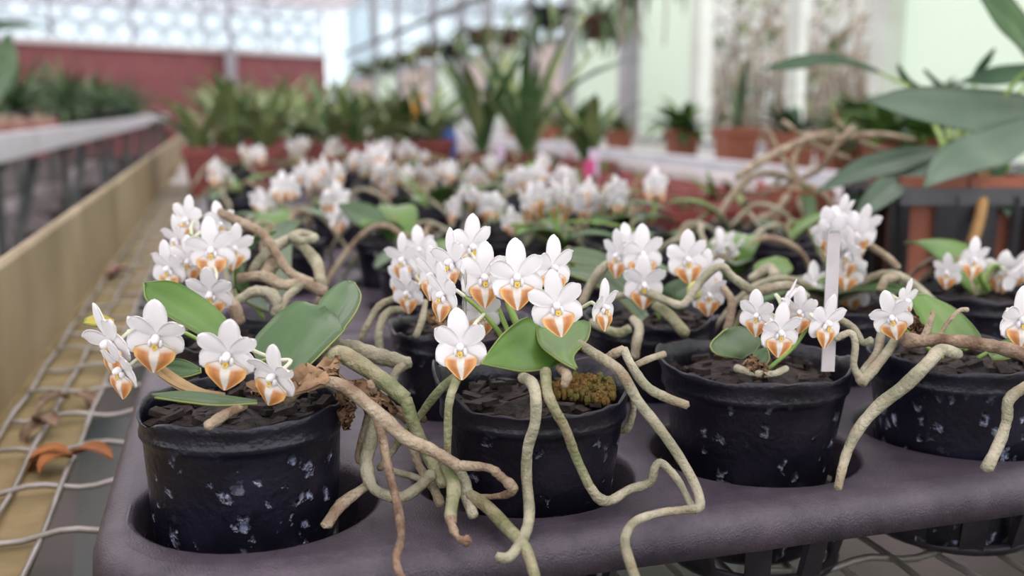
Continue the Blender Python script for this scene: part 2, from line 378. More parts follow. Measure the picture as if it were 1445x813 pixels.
for k in range(22):
    part('glazing_brace', *bar(epx(-6+k*.62, 2.28, -.02), epx(-6+k*.62+1.1, 3.42, -.02), .03), M_post, we, False)
    part('glazing_brace', *bar(epx(-6+k*.62+1.1, 2.28, -.06), epx(-6+k*.62, 3.42, -.06), .03), M_post, we, False)
wb = part('wall_far', *slab(epx(8.1, 0), epx(9.9, 0), 0, .55, .1), M_brick, None, False); tag(wb, kind='structure')
for k in range(2):
    part('pane', *slab(epx(8.14+k*.92, 0), epx(9.0+k*.92, 0), .55, 3.42, .012), M_glass, wb, False)
    part('mullion', *bar(epx(9.03+k*.92, .55), epx(9.03+k*.92, 3.42), .06), M_post, wb, False)
pc = epx(4.95, 0, .35); tag(part('trim_1', *merge(box((pc[0], pc[1], 1.15), (.24, .24, 2.3)), box((pc[0], pc[1], 2.85), (.1, .1, 1.1))), M_post, None, False), kind='structure')
WX = 3.2
wr = part('wall_right', *box((WX, 12.5, .3), (.08, 27, .6)), M_beige, None, False); tag(wr, kind='structure')
cols = [(-1.0, 1.6, 'g'), (1.6, 3.0, 'g'), (3.0, 4.22, 'g'), (4.32, 6.2, 'o'), (6.28, 7.38, 'g'), (7.62, 8.9, 'g'), (9.0, 10.1, 'b'), (10.2, 11.8, 'g'), (11.9, 13.2, 'b'), (13.3, 15.0, 'g'), (15.1, 18.2, 'b'), (18.3, 21, 'g'), (21.1, 26, 'b')]
for a, b, k in cols:
    if k == 'o':
        part('glazing_bar', *box((WX, (a+b)/2, 3.1), (.04, b-a, .05)), M_postp, wr, False)
        part('glazing_bar', *box((WX, a+.85, 1.85), (.05, .14, 2.5)), M_postp, wr, False); continue
    top = 3.42 if b < 9 else 1.62
    part('panel', *box((WX, (a+b)/2, (.6+top)/2), (.012, b-a, top-.6)), M_green if k == 'g' else M_beige, wr, False)
    if top < 2: part('pane', *box((WX, (a+b)/2, 2.52), (.01, b-a, 1.78)), M_glass, wr, False); part('glazing_bar', *box((WX, (a+b)/2, 1.63), (.05, b-a, .05)), M_post, wr, False)
ty = [3.0, 4.27, 6.24, 7.5, 8.95, 10.15, 11.85, 13.25, 15.05, 18.25, 21.05]
for i, y in enumerate(ty):
    w = .20 if i == 3 else .12
    part('post', *box((WX-.06, y, 1.71), (.10, w, 3.42)), M_postp if i in (1, 2) else M_post, wr, False)
cl = part('ceiling', *slab((-9.5, 11.0, 0), (WX+.1, 11.0, 0), 3.45, 3.46, 34), M_roof, None, False); tag(cl, kind='structure')
for k in range(26):
    part('roof_lattice', *bar(epx(-7+k*.75, 3.42, .1), epx(-4.5+k*.75, 3.42, 4.5), .04), M_post, cl, False)
    part('roof_lattice', *bar(epx(-4.5+k*.75, 3.38, .1), epx(-7+k*.75, 3.38, 4.5), .04), M_post, cl, False)
for k in range(4):
    part('purlin', *box((-3, 2+k*4, 3.38), (12, .06, .08)), M_post, cl, False)

# ------------------------------------------------------------------ plant trays
def rrect(x0, x1, y0, y1, r, ne=10, nc=8):
    pts = []
    cs = [(x1-r, y0+r, -pi/2), (x1-r, y1-r, 0), (x0+r, y1-r, pi/2), (x0+r, y0+r, pi)]
    for i, (cx, cy, a0) in enumerate(cs):
        for k in range(nc+1):
            a = a0+pi/2*k/nc; pts.append((cx+r*cos(a), cy+r*sin(a)))
        nx, ny_, na = cs[(i+1) % 4]; e = (nx+r*cos(na), ny_+r*sin(na)); s = pts[-1]
        for k in range(1, ne): pts.append((s[0]+(e[0]-s[0])*k/ne, s[1]+(e[1]-s[1])*k/ne))
    return pts
HOLES = []
def seat(u, v, slack=.007, at=None):
    """rim centre seen at pixel (u, v), dropped into the nearest free tray hole"""
    c = onz(u, v, RIMZ) if at is None else np.array([at[0], at[1], RIMZ]); h = min(HOLES, key=lambda q: (q[0]-c[0])**2+(q[1]-c[1])**2); HOLES.remove(h)
    d = c[:2]-np.array(h); L = np.linalg.norm(d); c[:2] = np.array(h)+d*min(1, slack/(L+1e-9)); return c
def tray(xs, ys, hr, label, bars=False, mg=.068):
    HOLES.extend((x, y) for x in xs for y in ys)
    x0, x1, y0, y1 = xs[0]-mg, xs[-1]+mg, ys[0]-mg-.009, ys[-1]+mg
    root = empty('plant_tray', ((x0+x1)/2, (y0+y1)/2, MESHZ+.003), label, 'tray', 'grey plastic pot trays on the bench')
    z = TRAYZ; V = []; Fc = []
    def quad(*i): Fc.append(tuple(i))
    bx = [x0+.012]+[(a+b)/2 for a, b in zip(xs, xs[1:])]+[x1-.012]
    by = [y0+.014]+[(a+b)/2 for a, b in zip(ys, ys[1:])]+[y1-.012]
    n = 40
    for i, cx in enumerate(xs):
        for j, cy in enumerate(ys):
            ax, bx_, ay, by_ = bx[i], bx[i+1], by[j], by[j+1]; o = len(V)
            rc = .049
            corner = {(0, 0): (-1, -1), (len(xs)-1, 0): (1, -1), (0, len(ys)-1): (-1, 1), (len(xs)-1, len(ys)-1): (1, 1)}.get((i, j))
            rings = []
            for k in range(n):
                a = 2*pi*k/n; dx, dy = cos(a), sin(a)
                tx = ((bx_-cx)/dx if dx > 1e-9 else (ax-cx)/dx if dx < -1e-9 else 9); ty = ((by_-cy)/dy if dy > 1e-9 else (ay-cy)/dy if dy < -1e-9 else 9)
                t = min(tx, ty)
                # snap to cell corners
                px, py = cx+dx*t, cy+dy*t
                for qx in (ax, bx_):
                    for qy in (ay, by_):
                        if abs(px-qx)+abs(py-qy) < .0075: px, py = qx, qy
                if corner:
                    ex = bx_ if corner[0] > 0 else ax; ey = by_ if corner[1] > 0 else ay
                    ccx, ccy = ex-corner[0]*rc, ey-corner[1]*rc
                    if (px-ccx)*corner[0] > 0 and (py-ccy)*corner[1] > 0:
                        d = sqrt((px-ccx)**2+(py-ccy)**2)
                        if d > rc: px, py = ccx+(px-ccx)*rc/d, ccy+(py-ccy)*rc/d
                V.append((px, py, z))
            for rr, dz in ((hr+.004, 0), (hr+.001, -.001), (hr, -.004), (hr-.0015, -.020), (hr-.004, -.020), (hr-.003, -.002)):
                pass
            for rr, dz in ((hr+.0035, 0), (hr+.001, -.0012), (hr, -.004), (hr-.003, -.022)):
                for k in range(n):
                    a = 2*pi*k/n; V.append((cx+rr*cos(a), cy+rr*sin(a), z+dz))
            for q in range(4):
                for k in range(n):
                    k2 = (k+1) % n; quad(o+q*n+k, o+q*n+k2, o+(q+1)*n+k2, o+(q+1)*n+k)
    # rolled outer lip
    ins = [(.014, 0, .048), (.009, -.0006, .053), (.005, -.0022, .057), (.002, -.0052, .060), (.0005, -.009, .0615), (0, -.017, .062), (.003, -.0175, .059), (.004, -.004, .058)]
    loops = []
    for k, (s, dz, rad) in enumerate(ins):
        pts = rrect(x0+s, x1-s, y0+s, y1-s, rad); loops.append(len(V)); m = len(pts)
        V += [(p[0], p[1], z+dz) for p in pts]
    for q in range(len(loops)-1):
        for k in range(m):
            k2 = (k+1) % m; quad(loops[q]+k, loops[q]+k2, loops[q+1]+k2, loops[q+1]+k)
    part('tray_top', V, [f[::-1] for f in Fc], M_tray, root)
    zb = MESHZ+.0035
    for i, cx in enumerate(xs):
        for j, cy in enumerate(ys):
            if j > 0 and not bars: continue
            if j > 0: continue
            nb = 10 if bars else 4
            for k in range(nb):
                a = 2*pi*(k+.5)/nb+.2
                p0 = (cx+(hr-.001)*cos(a), cy+(hr-.001)*sin(a), z-.015); p1 = (cx+(hr-.010)*cos(a), cy+(hr-.010)*sin(a), zb+.002)
                V2, F2 = bar(p0, p1, .012, .0035); part('basket_bar', V2, F2, M_traybar, root, False)
            part('basket_ring', *tube([(cx+(hr-.010)*cos(a), cy+(hr-.010)*sin(a), zb+.002) for a in np.linspace(0, 2*pi, 33)], .003, 6), M_traybar, root)
    return root
TX = [.008, .131, .254, .377, .500]; TY = [.432, .568, .692]
tray(TX, TY, .052, 'foremost grey plastic pot tray with a rounded corner beside the cream rail', True)
tray([.045, .168, .291, .414, .537], [.85, .973, 1.096], .050, 'grey plastic pot tray directly behind the foremost tray')
tray([.02, .143, .266, .389, .512], [1.28, 1.403, 1.526], .050, 'grey plastic pot tray two trays behind the foremost one')
tray([.02, .143, .266, .389, .512], [1.72, 1.843, 1.966, 2.09], .050, 'hindmost grey plastic pot tray, just before the red planters')

# ------------------------------------------------------------------ flower parts (shared meshes, unit = length of the top sepal)
def petal_mesh(name, L, w, ang, p, cup, bend, y0, base=.06, twist=0, n=12, m=7):
    G = np.zeros((n, m, 3))
    for i in range(n):
        t = .5-.5*cos(pi*i/(n-1)); q_ = t**p; hw = max(base*(1-t), w*sqrt(max(0., 1-abs(2*q_-1)**2.3)))
        for j in range(m):
            s = -1+2*j/(m-1); x = s*hw; zz = .04+L*t*(1-.05*s*s*t)
            y = cup*hw*s*s + bend*t*t - .05*sin(pi*t) + twist*s*t*w
            G[i, j] = (x, y, zz)
    V, Fc, uv = sheet(G, .028)
    c, s_ = cos(ang), sin(ang); V = np.array(V); X = V[:, 0]*c+V[:, 2]*s_; Z = -V[:, 0]*s_+V[:, 2]*c
    V = np.c_[X, V[:, 1]+y0, Z]; return V, Fc, uv
def lip_geo(sw=1.0, tilt=38, n=13, m=11):
    G = np.zeros((n, m, 3)); T = [0, .07, .14, .24, .4, .6, .8, .93, 1]; Wd = [.09, .22, .39, .44, .41, .30, .18, .09, .03]
    for i in range(n):
        t = i/(n-1); hw = np.interp(t, T, Wd)*sw
        for j in range(m):
            s = -1+2*j/(m-1); x = s*hw
            lift = .10*max(0, 1-t*2.2)*abs(s)**1.6
            fold = .20*hw*abs(s)          # two wings fold back from the keel
            G[i, j] = (x, -(.10+.30*sin(min(t, .5)*pi)*.6)+fold-.02, -.20-.62*t+lift)
    V, Fc, uv = sheet(G, .035); V = np.array(V)
    # tip swings forward
    a = R_(tilt-38); return V, Fc, uv
def column_geo():
    A = blob((0, -.16, .02), (.105, .17, .115), 10, 7); B = blob((-.12, -.15, -.12), (.055, .09, .12), 8, 6); C = blob((.12, -.15, -.12), (.055, .09, .12), 8, 6)
    D = tube([(0, .0, 0), (0, .12, .0), (0, .2, -.06)], [.07, .05, .04], 7)
    return merge(A, B, C, D)
def throat_geo():
    return merge(blob((0, -.235, -.12), (.075, .045, .06), 10, 6), tube([(-.06, -.25, -.14), (-.03, -.29, -.20), (0, -.30, -.22), (.03, -.29, -.20), (.06, -.25, -.14)], .022, 6))
FLV = []
for vi in range(4):
    rr = random.Random(50+vi); j = lambda a: rr.uniform(-a, a)
    g = {}
    g['sepal_top'] = petal_mesh('s', 1.0, .265+j(.02), j(.08), 1.0, .10, .05+j(.12), .02, .07)
    g['petal_l'] = petal_mesh('p', .80+j(.05), .24+j(.02), -R_(54+j(8)), 1.55, .12, -.16+j(.16), -.005, .05, j(.3))
    g['petal_r'] = petal_mesh('p', .80+j(.05), .24+j(.02), R_(54+j(8)), 1.55, .12, -.16+j(.16), -.005, .05, j(.3))
    g['sepal_l'] = petal_mesh('s', .72+j(.04), .37+j(.02), -R_(122+j(6)), .95, .14, -.16+j(.12), .03, .1)
    g['sepal_r'] = petal_mesh('s', .72+j(.04), .37+j(.02), R_(122+j(6)), .95, .14, -.16+j(.12), .03, .1)
    g['lip'] = lip_geo(1+j(.06))
    ms = {k: mesh(k.split('_')[0], v[0], v[1], M_lip if k == 'lip' else M_white, uv=v[2]) for k, v in g.items()}
    c = column_geo(); ms['column'] = mesh('flower', c[0], c[1], M_col)
    t = throat_geo(); ms['throat'] = mesh('throat', t[0], t[1], M_yel)
    # one-mesh version for blooms too small to show their pieces
    V = []; Fc = []; uv = []; mi = []; k0 = 0
    for k, v in list(g.items())+[('column', c), ('throat', t)]:
        V += [tuple(x) for x in v[0]]; Fc += [tuple(a+k0 for a in f) for f in v[1]]; uv += [tuple(x) for x in v[2]] if len(v) > 2 else [(0, 0)]*len(v[0])
        mi += [{'lip': 1, 'column': 0, 'throat': 2}.get(k, 0)]*len(v[1]); k0 += len(v[0])
    ms['one'] = mesh('flower', V, Fc, [M_white, M_lip, M_yel], uv=uv, mi=mi)
    FLV.append(ms)
def fl_matrix(yaw, pitch, roll):
    return Matrix.Rotation(-YAW+R_(yaw), 4, 'Z') @ Matrix.Rotation(R_(pitch), 4, 'X') @ Matrix.Rotation(R_(roll), 4, 'Y')
def flower(root, pos, S, yaw=0, pitch=8, roll=0, full=True, var=None, lip=1.0):
    ms = FLV[var if var is not None else rng.randrange(4)]
    o = link('flower', ms['column'] if full else ms['one'], root)
    M = Matrix.Translation(Vector(np.asarray(pos)-orig(root))) @ fl_matrix(yaw, pitch, roll) @ Matrix.Scale(S, 4)
    o.matrix_local = M
    if full:
        for k in ('sepal_top', 'sepal_l', 'sepal_r', 'petal_l', 'petal_r', 'lip', 'throat'):
            q = link(k.split('_')[0], ms[k], o)
            if k == 'lip' and lip != 1: q.scale = (lip, lip, lip*.92)
    back = np.array(fl_matrix(yaw, pitch, roll) @ Vector((0, .2, -.06)))*S
    return o, np.asarray(pos)+back, np.array(fl_matrix(yaw, pitch, roll) @ Vector((0, 1, 0)))
def pedicel(root, a, adir, b, r=.0009, m=None):
    L = np.linalg.norm(np.asarray(b)-a)
    part('pedicel', *tube(crom([a, a+adir*min(.012, L*.35)+np.array([0, 0, .001]), (np.asarray(a)+b)/2+np.array([0, 0, .002]), b], 4), np.linspace(r*.9, r*1.1, 13), 6), m or M_ped, root)
def pxpath(pts, k=6):
    p = np.array([P(u, v, d) for u, v, d, r in pts]); r = np.array([r*d/F for u, v, d, r in pts])
    q = crom(np.c_[p, r], k); return q[:, :3], q[:, 3]
def root_px(root, pts, m, lump=.10, name='aerial_root', seed=None, flat=1.0, n=10):
    p, r = pxpath(pts); return part(name, *tube(p, r, n, lump, seed if seed is not None else len(p)+int(pts[0][0]), flat), m, root)
def leaf_px(root, e1, e2, m, fold=.12, th=.0012, name='leaf', n=16, mm=9, back=1, edge=True, crumple=None):
    """two leaf edges (base -> tip) in pixel+depth; lofted with a midrib valley"""
    A = resample([P(*q) for q in e1], n); B = resample([P(*q) for q in e2], n); G = np.zeros((n, mm, 3))
    for i in range(n):
        w = B[i]-A[i]; L = np.linalg.norm(w)
        tn = (A[min(i+1, n-1)]+B[min(i+1, n-1)]-A[max(i-1, 0)]-B[max(i-1, 0)]); tn /= np.linalg.norm(tn)+1e-9
        nr = np.cross(w/(L+1e-9), tn); nr /= np.linalg.norm(nr)+1e-9
        if np.dot(nr, FW) < 0: nr = -nr
        for j in range(mm):
            s = j/(mm-1); a = abs(2*s-1); G[i, j] = A[i]+w*s+nr*back*fold*L*((1-a)-.35*sin(pi*a))
    if crumple is None: crumple = .0022 if m is M_dryleaf else 0
    if crumple:
        r_ = random.Random(int(e1[0][0])); G += np.array([[[r_.uniform(-1, 1) for _ in range(3)] for _ in range(mm)] for _ in range(n)])*crumple*(depth(A[0])/.42)
    V, Fc, uv = sheet(G, th); o = part(name, V, Fc, m, root, uv=uv)
    if edge:
        loop = np.vstack([G[:, 0], G[::-1, -1]]); part('leaf_margin', *tube(loop, th*.45, 5), M_edge, o)
    return o
def leaf_arc(base, az, L, w, rise, droop, n=10, m=5, fold=.15, th=.0011, roll=0):
    """strap or oval leaf from base, azimuth az; returns geometry in world space"""
    d = np.array([cos(az), sin(az), 0]); s = np.array([-sin(az), cos(az), 0]); G = np.zeros((n, m, 3)); base = np.asarray(base, float)
    for i in range(n):
        t = i/(n-1); ang = rise-droop*t; 
        if i == 0: p = base.copy()
        else: p = p+(d*cos(ang)+np.array([0, 0, sin(ang)]))*L/(n-1)
        up = np.array([0, 0, 1])*cos(ang)-d*sin(ang); hw = w*(max(.0, sin(pi*min(1, t**.85*.97+.02))))**.6+w*.12*(1-t)
        sd_ = s*cos(roll)+up*sin(roll); nn = up*cos(roll)-s*sin(roll)
        for j in range(m):
            q = -1+2*j/(m-1); G[i, j] = p+sd_*q*hw+nn*fold*hw*abs(q)
    return sheet(G, th)
# ------------------------------------------------------------------ pots
def pot_geo(Rr, t2, h, seed, tear=.0015, bite=None, n=72):
    """t2 = radius ratio 45 mm below the rim"""
    rr = random.Random(seed); ph = [rr.uniform(0, 6.28) for _ in range(5)]
    k = (1-t2)/.045; rz = lambda z: Rr*(1+k*z)
    prof = [(0.001, -h), (rz(-h)*.9, -h), (rz(-h), -h+.003)]
    prof += [(rz(-h+q*(h-.0155))*.985, -h+.003+q*(h-.0185)) for q in np.linspace(.06, 1, 10)]
    prof += [(rz(-.0135), -.0130), (rz(-.0125)+.0009, -.0118), (rz(-.011)+.0007, -.0100), (rz(-.009), -.0088), (rz(-.004), -.004), (Rr+.0004, -.0008), (Rr-.0003, .0), (Rr-.0013, -.0008), (rz(-.006)-.0016, -.006), (rz(-.02)-.0018, -.02)]
    m = len(prof)
    def wob(i, a):
        w = .0007*sin(2*a+ph[0])+.0005*sin(3*a+ph[1]); 
        if i >= m-5:
            ed = {m-5: .8, m-4: 1, m-3: 1, m-2: .5, m-1: .1}[i]
            z = tear*(sin(5*a+ph[2])+.6*sin(11*a+ph[3])+.4*sin(23*a+ph[4]))*ed; r = tear*.5*sin(9*a+ph[1])*ed
            if bite:
                for (a0, wd_, dz, dr) in bite:
                    g = math.exp(-((((a-a0+pi) % (2*pi))-pi)/wd_)**2); z += dz*g*ed; r += dr*g*ed
            return w+r, z
        return w, 0
    return lathe(prof, n, wob)
def bark_geo(Rr, z, seed, n=60, full=True):
    rr = random.Random(seed); V, Fc = [], []
    prof = [(0.0005, z+.004), (Rr*.4, z+.003), (Rr*.7, z+.001), (Rr*.93, z-.002)]
    ps = [lathe(prof, 24, lambda i, a: (0, .0015*sin(5*a+i*2)))]
    for _ in range(n):
        a = rr.uniform(0, 2*pi); q = Rr*.86*sqrt(rr.random()); s = rr.uniform(.003, .007)
        c = np.array([q*cos(a), q*sin(a), z+rr.uniform(.0, .005)]); d = np.array([rr.uniform(-1, 1), rr.uniform(-1, 1), rr.uniform(-.4, .4)])*s
        ps.append(bar(c-d, c+d, s*rr.uniform(.6, 1.2), s*rr.uniform(.3, .7)))
    return merge(*ps)
def orchid_root(name, c, label, group=None):
    return empty(name, (c[0], c[1], MESHZ+.003), label, 'potted orchid', group)
def put_pot(root, c, Rr, t2, seed, m, tear=.0015, bite=None, bark=True, h=.0995):
    V, Fc = pot_geo(Rr, t2, h, seed, tear, bite); me = mesh('pot', V, Fc, m); o = link('pot', me, root); o.location = np.asarray(c)-orig(root)
    if bark:
        V, Fc = bark_geo(Rr*.95, -.009, seed); b = link('bark_mix', mesh('bark_mix', V, Fc, M_bark, False), root); b.location = o.location; tag(b, kind='stuff')
    return o
# ------------------------------------------------------------------ foreground orchids
def stalk(root, pts, m=None, r0=None):
    p, r = pxpath(pts, 8); part('flower_stalk', *tube(p, r, 8, .04), m or M_stalk, root); return p
def flowers(root, lst, stk, full=True, lip=1.0):
    """lst: (u,v,S_px,yaw,pitch,roll,depth); stk: stalk point arrays to which each pedicel runs"""
    for i, (u, v, S, yw, pt, rl, d) in enumerate(lst):
        o, b, bd = flower(root, P(u, v, d), S*d/F, yw, pt, rl, full, i % 4, lip)
        if stk:
            A = np.vstack(stk); dd = np.linalg.norm(A-(b+bd*.01), axis=1); pedicel(root, b, bd, A[int(np.argmin(dd))])
# --- orchid A: spotted pot at the tray corner
cA = seat(340, 560, .011)
oA = orchid_root('potted_orchid', cA, 'white orchid in a heavily spotted black pot at the tray corner, notched leaf', 'orchids in the front row of the foremost tray')
put_pot(oA, cA, .0435, .955, 11, M_pot, .0007, [(R_(30), .35, .004, .001), (R_(200), .3, -.004, .0)])
leaf_px(oA, [(330, 478, .462), (318, 450, .462), (286, 421, .460), (243, 398, .450), (203, 400, .437)], [(322, 492, .450), (285, 474, .445), (240, 448, .438), (208, 425, .433), (203, 402, .436)], M_leaf2, .06)
leaf_px(oA, [(385, 533, .437), (356, 490, .447), (384, 452, .455), (405, 434, .462), (425, 425, .468), (443, 436, .474), (458, 442, .480)], [(412, 533, .425), (436, 516, .428), (462, 490, .436), (480, 472, .442), (488, 462, .448), (484, 452, .462), (466, 446, .476)], M_leaf, .10)
leaf_px(oA, [(446, 446, .474), (451, 428, .480), (462, 414, .486), (476, 402, .490), (489, 397, .492)], [(470, 484, .440), (488, 460, .447), (502, 440, .455), (509, 418, .468), (500, 399, .486)], M_leaf, .08)
leaf_px(oA, [(205, 492, .425), (235, 520, .418), (280, 548, .412), (318, 556, .410)], [(222, 530, .414), (250, 548, .408), (285, 560, .405), (318, 560, .408)], mat('dry_leaf_golden', (.30, .19, .08), (.42, .30, .14), 60, .6, .3, 200, trans=.1), .1, edge=False)
leaf_px(oA, [(215, 557, .409), (260, 553, .404), (310, 558, .401), (362, 566, .402)], [(220, 561, .404), (260, 567, .398), (310, 572, .396), (362, 569, .400)], M_leafg, .1)
leaf_px(oA, [(225, 512, .425), (255, 508, .422), (282, 520, .42)], [(225, 522, .42), (255, 532, .416), (283, 526, .418)], M_leaf, .1)
leaf_px(oA, [(160, 452, .43), (140, 444, .425), (121, 450, .42)], [(160, 457, .428), (140, 460, .42), (119, 457, .418)], mat('leaf_yellowing', (.55, .33, .03), (.30, .32, .04), 60, .5), .1)
leaf_px(oA, [(355, 540, .425), (400, 530, .42), (440, 515, .42), (478, 505, .43)], [(355, 556, .412), (400, 556, .405), (440, 545, .405), (478, 528, .42)], M_dryleaf, .2, edge=False)
leaf_px(oA, [(430, 528, .43), (470, 530, .425), (520, 548, .43), (556, 575, .435)], [(430, 540, .42), (470, 545, .42), (515, 566, .425), (556, 580, .433)], M_dryleaf, .25, edge=False)
leaf_px(oA, [(470, 540, .435), (478, 565, .432), (486, 600, .435)], [(500, 545, .43), (498, 575, .428), (490, 604, .433)], M_dryleaf, .3, edge=False)
sA = stalk(oA, [(318, 545, .432, 3), (306, 505, .436, 3), (280, 480, .437, 3), (236, 462, .432, 2.6), (190, 470, .424, 2.4)])
sA2 = stalk(oA, [(318, 545, .432, 3), (345, 520, .43, 3), (375, 508, .425, 2.6), (392, 505, .42, 2.2)])
flowers(oA, [(158, 482, 58, -40, 20, -16, .412), (172, 520, 48, -36, 22, 4, .408), (221, 474, 58, 4, 26, 10, .408), (322, 499, 58, -4, 24, 10, .399), (388, 529, 52, -34, 22, 20, .400)], [sA, sA2], True, 1.16)
root_px(oA, [(345, 572, .402, 6), (318, 585, .391, 7.5), (292, 602, .385, 8)], M_roott, .1, 'cut_root')
# roots of orchid A
root_px(oA, [(455, 515, .438, 10), (478, 500, .440, 13), (504, 512, .436, 13), (542, 538, .432, 12), (572, 563, .428, 11.5)], M_rootg, .05)
root_px(oA, [(572, 563, .428, 10), (585, 601, .428, 9), (606, 647, .430, 9), (627, 684, .424, 9)], M_rootg, .06)
root_px(oA, [(640, 688, .418, 9), (682, 711, .410, 9.5), (715, 744, .396, 9.5), (741, 774, .382, 9), (760, 830, .372, 8)], M_rootg, .05)
root_px(oA, [(404, 566, .420, 7), (430, 545, .416, 9), (475, 541, .414, 9), (525, 576, .412, 10), (572, 618, .412, 10), (610, 636, .410, 9), (650, 660, .406, 8)], M_roott, .10)
root_px(oA, [(646, 657, .406, 7), (688, 660, .402, 6), (706, 672, .402, 7), (724, 690, .404, 7), (711, 699, .41, 5), (673, 703, .416, 5)], M_roott, .2)
root_px(oA, [(528, 580, .413, 7), (538, 610, .411, 7), (547, 656, .408, 6), (561, 715, .396, 6.5), (566, 757, .382, 6), (559, 791, .374, 6), (572, 830, .37, 6)], M_rootb, .14)
root_px(oA, [(628, 656, .413, 8), (640, 685, .408, 10), (636, 724, .398, 9), (637, 736, .394, 8)], M_rootg, .08)
root_px(oA, [(636, 732, .394, 8), (640, 748, .390, 6), (648, 760, .386, 4), (657, 763, .384, 8), (664, 764, .384, 6)], M_rootb, .25)
root_px(oA, [(534, 563, .442, 9), (524, 618, .440, 10), (517, 655, .436, 10), (528, 690, .430, 8), (563, 702, .424, 8), (588, 690, .424, 8), (610, 668, .424, 8)], M_rootp, .10)
root_px(oA, [(520, 684, .436, 9), (483, 711, .425, 11), (460, 742, .414, 9)], M_roott, .15, flat=.6)
root_px(oA, [(470, 486, .470, 9), (500, 492, .474, 11), (535, 503, .478, 12), (577, 513, .478, 9)], M_rootp, .2)
root_px(oA, [(577, 513, .478, 7), (560, 524, .474, 7), (550, 545, .47, 6), (535, 562, .46, 7)], M_rootp, .15)
root_px(oA, [(560, 610, .445, 8), (580, 625, .443, 7), (590, 655, .44, 6), (612, 690, .43, 7), (622, 712, .424, 7)], M_roott, .14)
root_px(oA, [(625, 650, .424, 8), (652, 672, .418, 9), (660, 705, .414, 9), (668, 728, .408, 8)], M_rootp, .10)
root_px(oA, [(480, 545, .44, 6), (505, 560, .445, 8), (520, 585, .45, 6), (505, 640, .445, 5), (512, 655, .44, 4)], M_roott, .2)
root_px(oA, [(590, 592, .45, 5), (575, 605, .45, 6), (555, 635, .448, 5), (535, 662, .444, 5)], M_rootg, .1)
root_px(oA, [(545, 662, .445, 5), (580, 672, .44, 5), (615, 682, .43, 4)], M_rootp, .1)
root_px(oA, [(520, 540, .43, 6), (545, 570, .438, 8), (575, 588, .442, 9), (600, 592, .444, 5)], M_rootb, .25)
# --- orchid B: second pot
cB = seat(752, 543, .011)
oB = orchid_root('potted_orchid', cB, 'white orchid in a torn-rimmed black pot with long roots over the tray edge', 'orchids in the front row of the foremost tray')
put_pot(oB, cB, .0437, .86, 12, M_pot2, .0012, [(R_(165), .45, .012, .003), (R_(25), .4, .003, .004), (R_(250), .5, -.003, 0)])
rr = random.Random(4)
ps = []
for _ in range(420):
    a_ = rr.uniform(-.75, .75); q_ = .037*sqrt(rr.random()); hh = cB+np.array([q_*cos(a_), q_*sin(a_)*.9-.004, -.004+.006*(1-abs(a_))*rr.random()]); r_ = .0011*rr.uniform(.7, 1.6)
    ps.append(blob(hh, (r_, r_, r_*1.5), 5, 4, .3, rr))
V, Fc = merge(*ps)
tag(part('moss', V, Fc, M_moss, oB), kind='stuff')
leaf_px(oB, [(776, 520, .433), (740, 524, .425), (708, 519, .418), (679, 513, .412)], [(790, 512, .438), (770, 480, .450), (748, 449, .455), (712, 470, .432), (679, 513, .412)], M_leaf2, .05)
leaf_px(oB, [(757, 463, .452), (762, 486, .440), (781, 503, .425), (800, 515, .416), (813, 521, .412)], [(790, 458, .462), (829, 454, .455), (829, 478, .438), (809, 502, .424), (814, 520, .413)], M_leaf2, .06)
leaf_px(oB, [(748, 462, .462), (757, 470, .456), (764, 490, .444)], [(756, 458, .464), (766, 470, .456), (772, 492, .444)], M_leaf2, .1, edge=False)
sB = stalk(oB, [(740, 520, .445, 4), (722, 480, .452, 4), (705, 440, .458, 3.5), (690, 405, .462, 3), (675, 385, .465, 2.5)])
sB2 = stalk(oB, [(738, 520, .445, 4), (705, 470, .446, 4), (680, 440, .444, 3.2), (655, 418, .440, 2.6)])
sB3 = stalk(oB, [(760, 515, .446, 4), (738, 475, .450, 5), (724, 445, .452, 5), (716, 420, .455, 3.5), (735, 402, .452, 2.6), (772, 412, .448, 2.4)])
sB4 = stalk(oB, [(772, 512, .446, 3), (790, 470, .46, 3), (805, 442, .462, 2.5), (822, 434, .46, 2.3)])
flowers(oB, [(729, 391, 54, 4, 2, 0, .432), (784, 431, 52, 10, 4, -8, .424), (651, 489, 54, -8, 2, -4, .418), (681, 391, 50, 22, 4, 2, .445), (640, 370, 48, -54, 6, -8, .452), (627, 415, 46, -48, 10, 2, .436), (680, 442, 40, -6, 8, 0, .458), (664, 348, 46, 30, 6, 0, .475), (779, 378, 46, 30, 4, 6, .458), (612, 388, 42, -40, 8, 0, .47)], [sB, sB2, sB3])
flowers(oB, [(850, 433, 40, 46, 8, 6, .452)], [sB4])
root_px(oB, [(738, 533, .425, 8), (750, 540, .408, 8.5), (756, 560, .402, 8.5), (755, 597, .403, 8), (745, 632, .406, 8), (743, 672, .408, 8), (747, 723, .400, 8), (741, 753, .389, 8), (720, 785, .377, 7.5), (702, 786, .375, 7)], M_rootp, .05)
root_px(oB, [(770, 525, .42, 8), (772, 552, .404, 8), (784, 580, .403, 7.5), (798, 605, .405, 7), (812, 643, .410, 7), (831, 685, .412, 6.5)], M_rootg, .07)
root_px(oB, [(831, 685, .412, 6.5), (846, 704, .415, 8), (863, 706, .42, 7), (888, 691, .427, 6.5), (917, 681, .43, 6.5), (924, 661, .43, 6.5), (934, 654, .43, 6), (956, 677, .424, 5.5), (975, 712, .412, 5), (985, 721, .408, 4)], M_rootp, .10)
root_px(oB, [(818, 486, .437, 7), (850, 506, .42, 7.5), (876, 525, .41, 7.5), (901, 567, .41, 7.5), (931, 605, .412, 7.5), (960, 647, .414, 7), (981, 685, .412, 7), (988, 712, .406, 7), (980, 720, .403, 6)], M_rootp, .05)
